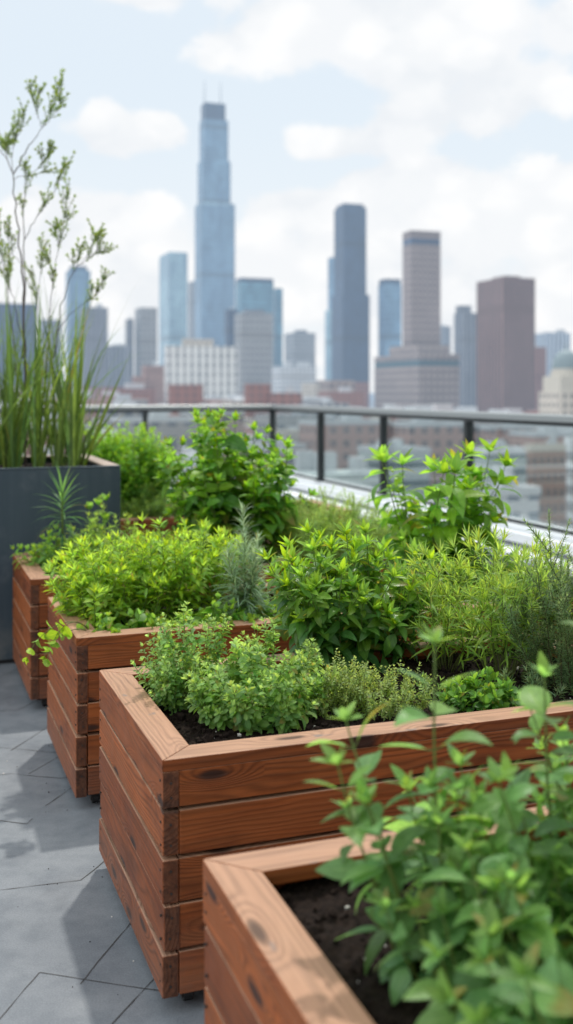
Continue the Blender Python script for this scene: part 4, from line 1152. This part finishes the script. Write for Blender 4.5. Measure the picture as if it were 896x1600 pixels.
    b = Bld('skyscraper', 'tan masonry skyscraper on a wide podium with a dark top band', 590, 706, 1080, 'skyscraper')
    b.block('shaft', 630, 688, 384, TAN_GRID, .18); b.block('dark_band', 630.4, 687.6, 375, DARK_GLASS, .18, 384); b.block('crown', 630, 688, 363, TAN_GRID, .18, 375)
    b.block('podium', 590, 707, 574, TAN_POD, .46, dy=-4); b.block('podium_band', 590.5, 706.5, 565, BAND_TEAL, .46, 574, dy=-4); b.block('podium_crown', 590, 707, 556, TAN_POD, .46, 565, dy=-4)
    b.block('setback', 612, 697, 541, TAN_POD, .40, 556)
    b = Bld('office_block', 'sliver of a far grey block right of the tan skyscraper', 686, 704, 1900); b.block('shaft', 686, 704, 510, GREY_GRID, .3); b.gear(1)
    b = Bld('office_tower', 'grey tower with vertical piers left of the brown tower', 711, 753, 1250, 'tower'); b.block('shaft', 711, 754, 490, GREY_GRID, .24); b.block('crown', 713, 736, 478, GREY_GRID, .24, 490)
    b = Bld('office_tower', 'brown tower with close vertical piers at the right of the skyline', 750, 830, 980, 'tower'); b.block('shaft', 750, 830, 438, BROWN_STRIPE, .34); b.block('crown', 772, 810, 433, BROWN_STRIPE, .34, 438)
    b = Bld('office_block', 'dark maroon block touching the right side of the brown tower', 826, 852, 1100); b.block('shaft', 824, 852, 543, RED_BRICK, .3); b.gear(1)
    b = Bld('office_tower', 'white and blue striped tower behind the domed building', 838, 888, 1350, 'tower'); b.block('shaft', 838, 888, 521, WHITE_STRIPE, .3); b.gear(2)
    # domed building at the right edge
    D = 520
    b = Bld('domed_building', 'cream stone building with a grey dome at the right edge', 846, 922, D)
    b.block('body', 846, 922, 612, BEIGE, .25); b.block('attic', 852, 918, 588, CREAM_WALL, .25, 612)
    lx, ly, w, d, z0, z1 = b.last
    px = D / F
    m = MB(); m.lathe((lx, ly, z1), [(24 * px, 0), (24 * px, 8 * px), (21 * px, 8 * px), (21 * px, 12 * px)], 20); m.build('drum', CREAM_WALL, b.r)
    m = MB(); m.lathe((lx, ly, z1 + 12 * px), [(22 * px * math.cos(a), 30 * px * math.sin(a)) for a in np.linspace(0, 1.45, 9)] + [(.02, 30 * px)], 24); m.build('dome', DOME, b.r, smooth=True)
    m = MB(); m.cyl((lx, ly, z1 + 41 * px), 2.2 * px, .5 * px, 14 * px, 8); m.build('finial', DOME, b.r)
    # below the handrail, seen through the glass
    def windowed(name, label, xl, xr, yt, D, wall, cols, rows, fl, f, cat='building', ww=.5, wh=.55):
        b = Bld(name, label, xl, xr, D, cat); b.block('wall', xl, xr, yt, wall, f)
        lx, ly, w, d, z0, z1 = b.last
        n = 0
        for r_ in range(rows):
            zc = z1 - fl * (r_ + .75)
            for c_ in range(cols):
                x = lx - w / 2 + w * (c_ + .5) / cols; a = w / cols * ww / 2
                m = MB(); m.box(x - a, x + a, ly - d / 2 - .06, ly - d / 2 + .1, zc - fl * wh / 2, zc + fl * wh / 2)
                wo = m.build('window', WIN_DARK, b.r)
                sl = MB(); sl.box(x - a * 1.2, x + a * 1.2, ly - d / 2 - .3, ly - d / 2 + .1, zc - fl * wh / 2 - .25, zc - fl * wh / 2 - .01); sl.build('sill', CREAM_WALL, wo)
        nd = max(2, int(cols * d / w))
        for r_ in range(rows):
            zc = z1 - fl * (r_ + .75)
            for c_ in range(nd):
                y = ly - d / 2 + d * (c_ + .5) / nd; a = d / nd * ww / 2
                m = MB(); m.box(lx - w / 2 - .06, lx - w / 2 + .1, y - a, y + a, zc - fl * wh / 2, zc + fl * wh / 2); m.build('window', WIN_DARK, b.r)
        b.parapet(CREAM_WALL if wall is BRICK_WALL else wall); b.last = (lx, ly, w, d, z0, z1); b.gear(2)
    windowed('brick_building', 'brown brick building with rows of dark windows behind the right glass panel', 822, 884, 702, 235, BRICK_WALL, 5, 6, 3.5, .08)
    windowed('office_building', 'pale building with narrow windows right of the brown brick one behind the glass', 883, 960, 692, 215, WHITE_WALL, 9, 7, 3.4, .05)
    windowed('stone_building', 'cream stone building behind the glass panel right of the corner post', 430, 545, 676, 420, CREAM_WALL, 11, 5, 4., .12)
    b = Bld('office_building', 'green-grey banded office block behind the glass left of the brown brick building', 735, 830, 300); b.block('body', 733, 832, 706, GREEN_GREY, .2); b.parapet(WHITE_WALL); b.gear(3)
    b = Bld('office_building', 'grey-green office block behind the broad-leaved plant', 560, 668, 330); b.block('body', 562, 668, 704, GREEN_GREY, .3); b.parapet(ROOF_GEAR); b.gear(3)
    b = Bld('warehouse', 'long white-roofed shed below the banded office block behind the glass', 690, 836, 205); b.block('body', 690, 838, 768, PALE_BLOCK, .2); b.parapet(WHITE_WALL); b.gear(4)
    b = Bld('warehouse', 'flat grey-roofed shed below the cream stone building', 440, 590, 240); b.block('body', 440, 592, 738, GREEN_GREY, .2); b.gear(4)

    # anonymous rooftops filling the blocks between
    fills = [(PALE_BLOCK, 'pale'), (BEIGE, 'beige'), (RED_BRICK, 'red brick'), (PINK_BRICK, 'salmon brick'), (GREY_BEIGE, 'grey'), (TAN_POD, 'tan'), (GREEN_GREY, 'green-grey'), (TAN_POD, 'tan'), (PINK_BRICK, 'salmon brick'), (RED_BRICK, 'red brick'), (GREY_BEIGE, 'grey')]
    occ = []
    for o in list(COL.objects):
        if o.type == 'EMPTY' and o.location.z == CITY:
            for c in o.children:
                if c.type == 'MESH' and not c.name.startswith(('antenna', 'window', 'roof', 'crown')):
                    ws = [o.matrix_basis @ Vector(q) for q in c.bound_box]
                    occ.append((min(q.x for q in ws) - 3, max(q.x for q in ws) + 3, min(q.y for q in ws) - 3, max(q.y for q in ws) + 3))
    Y = 150.
    rs = random.Random(5)
    # photo columns where a named building must stay clear down to a row
    clear = [(742, 834, 642), (584, 712, 640), (505, 582, 588), (300, 372, 606), (255, 300, 640), (372, 445, 612), (190, 255, 585), (834, 896, 640), (0, 190, 600)]
    while Y < 1400:
        w0 = 17 + Y * .021
        half = Y * .31 + 12
        x = -half - rs.uniform(0, w0)
        while x < half:
            w, d = w0 * rs.uniform(.6, 1.15), w0 * rs.uniform(.6, 1.0)
            cx, cy = x + w / 2, Y + rs.uniform(-.15, .15) * w0
            x += w + rs.choice((.10, .10, .35)) * w0
            if any(cx + w * .6 > a and cx - w * .6 < b_ and cy + d * .7 > c and cy - d * .7 < e for a, b_, c, e in occ): continue
            if rs.random() < .08: continue
            p0, p1 = 448 + (cx - w * .6) / Y * F, 448 + (cx + w * .6) / Y * F
            if Y < 310 and p1 > 425 and p0 < 960: continue      # the named rooftops below the railing stand here
            row = rs.uniform(700, 790) if Y < 330 else (rs.uniform(640, 700) if Y < 600 else (rs.uniform(606, 660) if Y < 850 else rs.uniform(560, 640)))
            for c0, c1, rr in clear:
                if p1 > c0 and p0 < c1: row = max(row, rr + rs.uniform(0, 14))
            if Y < 330: row = max(row, 612 + 14.5 * F / Y)
            hgt = zw(row, Y) - CITY
            if hgt < 7: hgt = rs.uniform(7, 12)
            mat, nm = rs.choice(fills)
            r = empty('city_building', (cx, cy, CITY), TH, label='%s flat-roofed city block among the hazy rooftops behind the railing' % nm, cat='building', group='%s rooftops of the city' % nm)
            m = MB(); m.box(-w / 2, w / 2, -d / 2, d / 2, 0, hgt); m.build('wall', mat, r)
            if Y < 900:
                k = MB()
                a, b2 = w * rs.uniform(.15, .4), d * rs.uniform(.15, .4); ox, oy = rs.uniform(-.25, .25) * w, rs.uniform(-.25, .25) * d
                k.box(ox - a / 2, ox + a / 2, oy - b2 / 2, oy + b2 / 2, hgt, hgt + rs.uniform(2, 5)); k.build('roof_unit', ROOF_GEAR, r)
            if Y < 450:
                t = .5; m = MB()
                m.box(-w / 2 - .2, w / 2 + .2, -d / 2 - .2, -d / 2 + t, hgt - .3, hgt + 1); m.box(-w / 2 - .2, w / 2 + .2, d / 2 - t, d / 2 + .2, hgt - .3, hgt + 1)
                m.box(-w / 2 - .2, -w / 2 + t, -d / 2 + t, d / 2 - t, hgt - .3, hgt + 1); m.box(w / 2 - t, w / 2 + .2, -d / 2 + t, d / 2 - t, hgt - .3, hgt + 1)
                m.build('parapet', ROOF_GEAR, r)
        Y += w0 * 1.25
city()

# city ground
def ground():
    m, t = material('city_streets')
    gp = t.node('ShaderNodeNewGeometry').outputs['Position']
    n = t.noise(gp, .02, 5, .65)
    c = t.mix(n, (.05, .055, .05), (.20, .20, .20))
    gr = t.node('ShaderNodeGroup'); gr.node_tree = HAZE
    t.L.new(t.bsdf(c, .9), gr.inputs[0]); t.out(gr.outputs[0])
    g = MB(); g.add([(-30000, -30000, CITY - .05), (30000, -30000, CITY - .05), (30000, 40000, CITY - .05), (-30000, 40000, CITY - .05)], [(0, 1, 2, 3)])
    tag(g.build('ground', m), kind='structure')
ground()

# ------------------------------------------------------------------ light, sky with cumulus, camera
el = math.asin(SUN_DIR.z); az = math.atan2(SUN_DIR.x, SUN_DIR.y)
sun = bpy.data.lights.new('sun', 'SUN'); sun.energy = 2.5; sun.angle = math.radians(1.8); sun.color = (1., .955, .89)
so = bpy.data.objects.new('sun', sun); COL.objects.link(so)
so.rotation_euler = SUN_DIR.to_track_quat('Z', 'Y').to_euler()

def world():
    w = bpy.data.worlds.new('World'); SC.world = w; w.use_nodes = True
    w.node_tree.nodes.clear(); t = NT(w.node_tree)
    ST = .10
    sky = t.node('ShaderNodeTexSky', sky_type='NISHITA'); sky.sun_disc = False; sky.sun_elevation = el; sky.sun_rotation = az
    sky.air_density = 1.; sky.dust_density = 2.5; sky.ozone_density = 1.
    d = t.node('ShaderNodeTexCoord').outputs['Generated']
    d = t.vmath('NORMALIZE', d)
    x, y, z = t.xyz(d)
    a = t.math('ARCTAN2', x, y); e = t.math('ARCSINE', z)
    P = t.comb(a, e, 0.)
    q = t.comb(a, t.math('MULTIPLY', e, 1.5), t.math('MULTIPLY', y, .3))
    n1 = t.noise(q, 9., 8, .58, .15); n2 = t.noise(q, 30., 5, .6); n3 = t.noise(t.vmath('ADD', q, (3.1, .035, 0)), 9., 8, .58, .15)
    # cumulus banks at fixed bearings and heights in the sky (rows and columns of the photograph turned to angles)
    blobs = [(180, 222, 120, 42), (165, 195, 50, 38), (215, 210, 60, 30), (140, 340, 130, 60), (150, 440, 260, 110), (560, 40, 260, 95), (700, 70, 190, 110), (790, 150, 130, 95), (640, 190, 110, 50),
             (560, 225, 130, 40), (640, 285, 170, 55), (480, 330, 120, 50), (880, 290, 70, 45), (500, 420, 200, 90), (750, 360, 260, 110), (220, 0, 90, 26), (880, 60, 60, 60), (700, 480, 400, 120)]
    acc = None
    for px, py, rx, ry in blobs:
        ca, ce = math.atan((px - 448) / F), math.atan((HZ - py) / F)
        v = t.vmath('MULTIPLY', t.vmath('SUBTRACT', P, (ca, ce, 0.)), (F / rx, F / ry, 0.))
        l = t.vmath('LENGTH', v)
        acc = l if acc is None else t.math('SMOOTH_MIN', acc, l, .35)
    # elsewhere in the sky: scattered clouds
    gen = t.math('SUBTRACT', 1.75, t.math('MULTIPLY', t.noise(q, 2.6, 4, .55), 1.7))
    outside = t.smooth(t.math('ABSOLUTE', a), .30, .42)
    high = t.smooth(e, .42, .55)
    far = t.math('MAXIMUM', outside, high)
    acc = t.math('ADD', t.math('MULTIPLY', acc, t.math('SUBTRACT', 1., far)), t.math('MULTIPLY', gen, far))
    f = t.math('ADD', t.math('SUBTRACT', 1.02, acc), t.math('MULTIPLY', t.math('SUBTRACT', n1, .5), 1.9))
    f = t.math('ADD', f, t.math('MULTIPLY', t.math('SUBTRACT', n2, .5), .45))
    vor = t.node('ShaderNodeTexVoronoi', feature='SMOOTH_F1'); t.set(vor.inputs['Vector'], t.vmath('ADD', q, t.vmath('SCALE', t.noise(q, 26., 4, .6, out=1), None, scale=.035)))
    vor.inputs['Scale'].default_value = 17.; vor.inputs['Smoothness'].default_value = .45
    f = t.math('ADD', f, t.math('MULTIPLY', t.math('SUBTRACT', .46, vor.outputs['Distance']), .95))
    dens = t.smooth(f, -.04, .30)
    # billows: brighter where the cloud thins towards the top, greyer underneath
    sh = t.math('MULTIPLY_ADD', t.smooth(vor.outputs['Distance'], .30, .62), .55, t.math('MULTIPLY', t.smooth(t.math('SUBTRACT', n3, n1), -.10, .16), .55), clamp=True)
    cl = t.mix(sh, (10.2, 10.2, 10.2), (8.7, 9.0, 9.35))
    skc = t.mix(.84, sky.outputs[0], (8.4, 9.35, 10.1))
    low = t.smooth(e, .30, .02)
    skc = t.mix(t.math('MULTIPLY', low, .72), skc, (9.3, 9.6, 9.85))
    col = t.mix(t.math('MULTIPLY', dens, .93), skc, cl)
    # added fill light: sky scaled brighter high up and over the terrace's open left side
    side = t.smooth(t.vmath('DOT_PRODUCT', d, (-.94, -.34, .1)), .25, .85)
    boost = t.math('MULTIPLY_ADD', side, 1.0, t.math('MULTIPLY_ADD', high, .25, 1.))
    col = t.vmath('SCALE', col, None, scale=boost)
    below = t.smooth(z, .0, -.05)
    col = t.mix(below, col, (3.0, 3.2, 3.4))
    bg = t.node('ShaderNodeBackground'); t.set(bg.inputs[0], col); bg.inputs[1].default_value = ST
    o = t.node('ShaderNodeOutputWorld'); t.L.new(bg.outputs[0], o.inputs[0])
world()

cam = bpy.data.cameras.new('camera')
co = bpy.data.objects.new('camera', cam); COL.objects.link(co); SC.camera = co
co.location = (0, 0, EYE); co.rotation_euler = (math.pi / 2, 0, 0)
cam.sensor_fit = 'VERTICAL'; cam.sensor_height = 36.; cam.sensor_width = 36. * 896 / 1600
cam.lens = 36. * F / 1600
cam.shift_y = -(800 - HZ) / 1600
cam.clip_start = .05; cam.clip_end = 60000
cam.dof.use_dof = True; cam.dof.focus_distance = 3.15; cam.dof.aperture_fstop = 2.0; cam.dof.aperture_blades = 0

SC.render.engine = 'CYCLES'
SC.cycles.use_denoising = True
SC.cycles.max_bounces = 8; SC.cycles.transparent_max_bounces = 12
SC.cycles.caustics_reflective = False; SC.cycles.caustics_refractive = False
SC.cycles.sample_clamp_indirect = 6.
SC.view_settings.view_transform = 'Standard'; SC.view_settings.look = 'None'; SC.view_settings.exposure = 0; SC.view_settings.gamma = 1
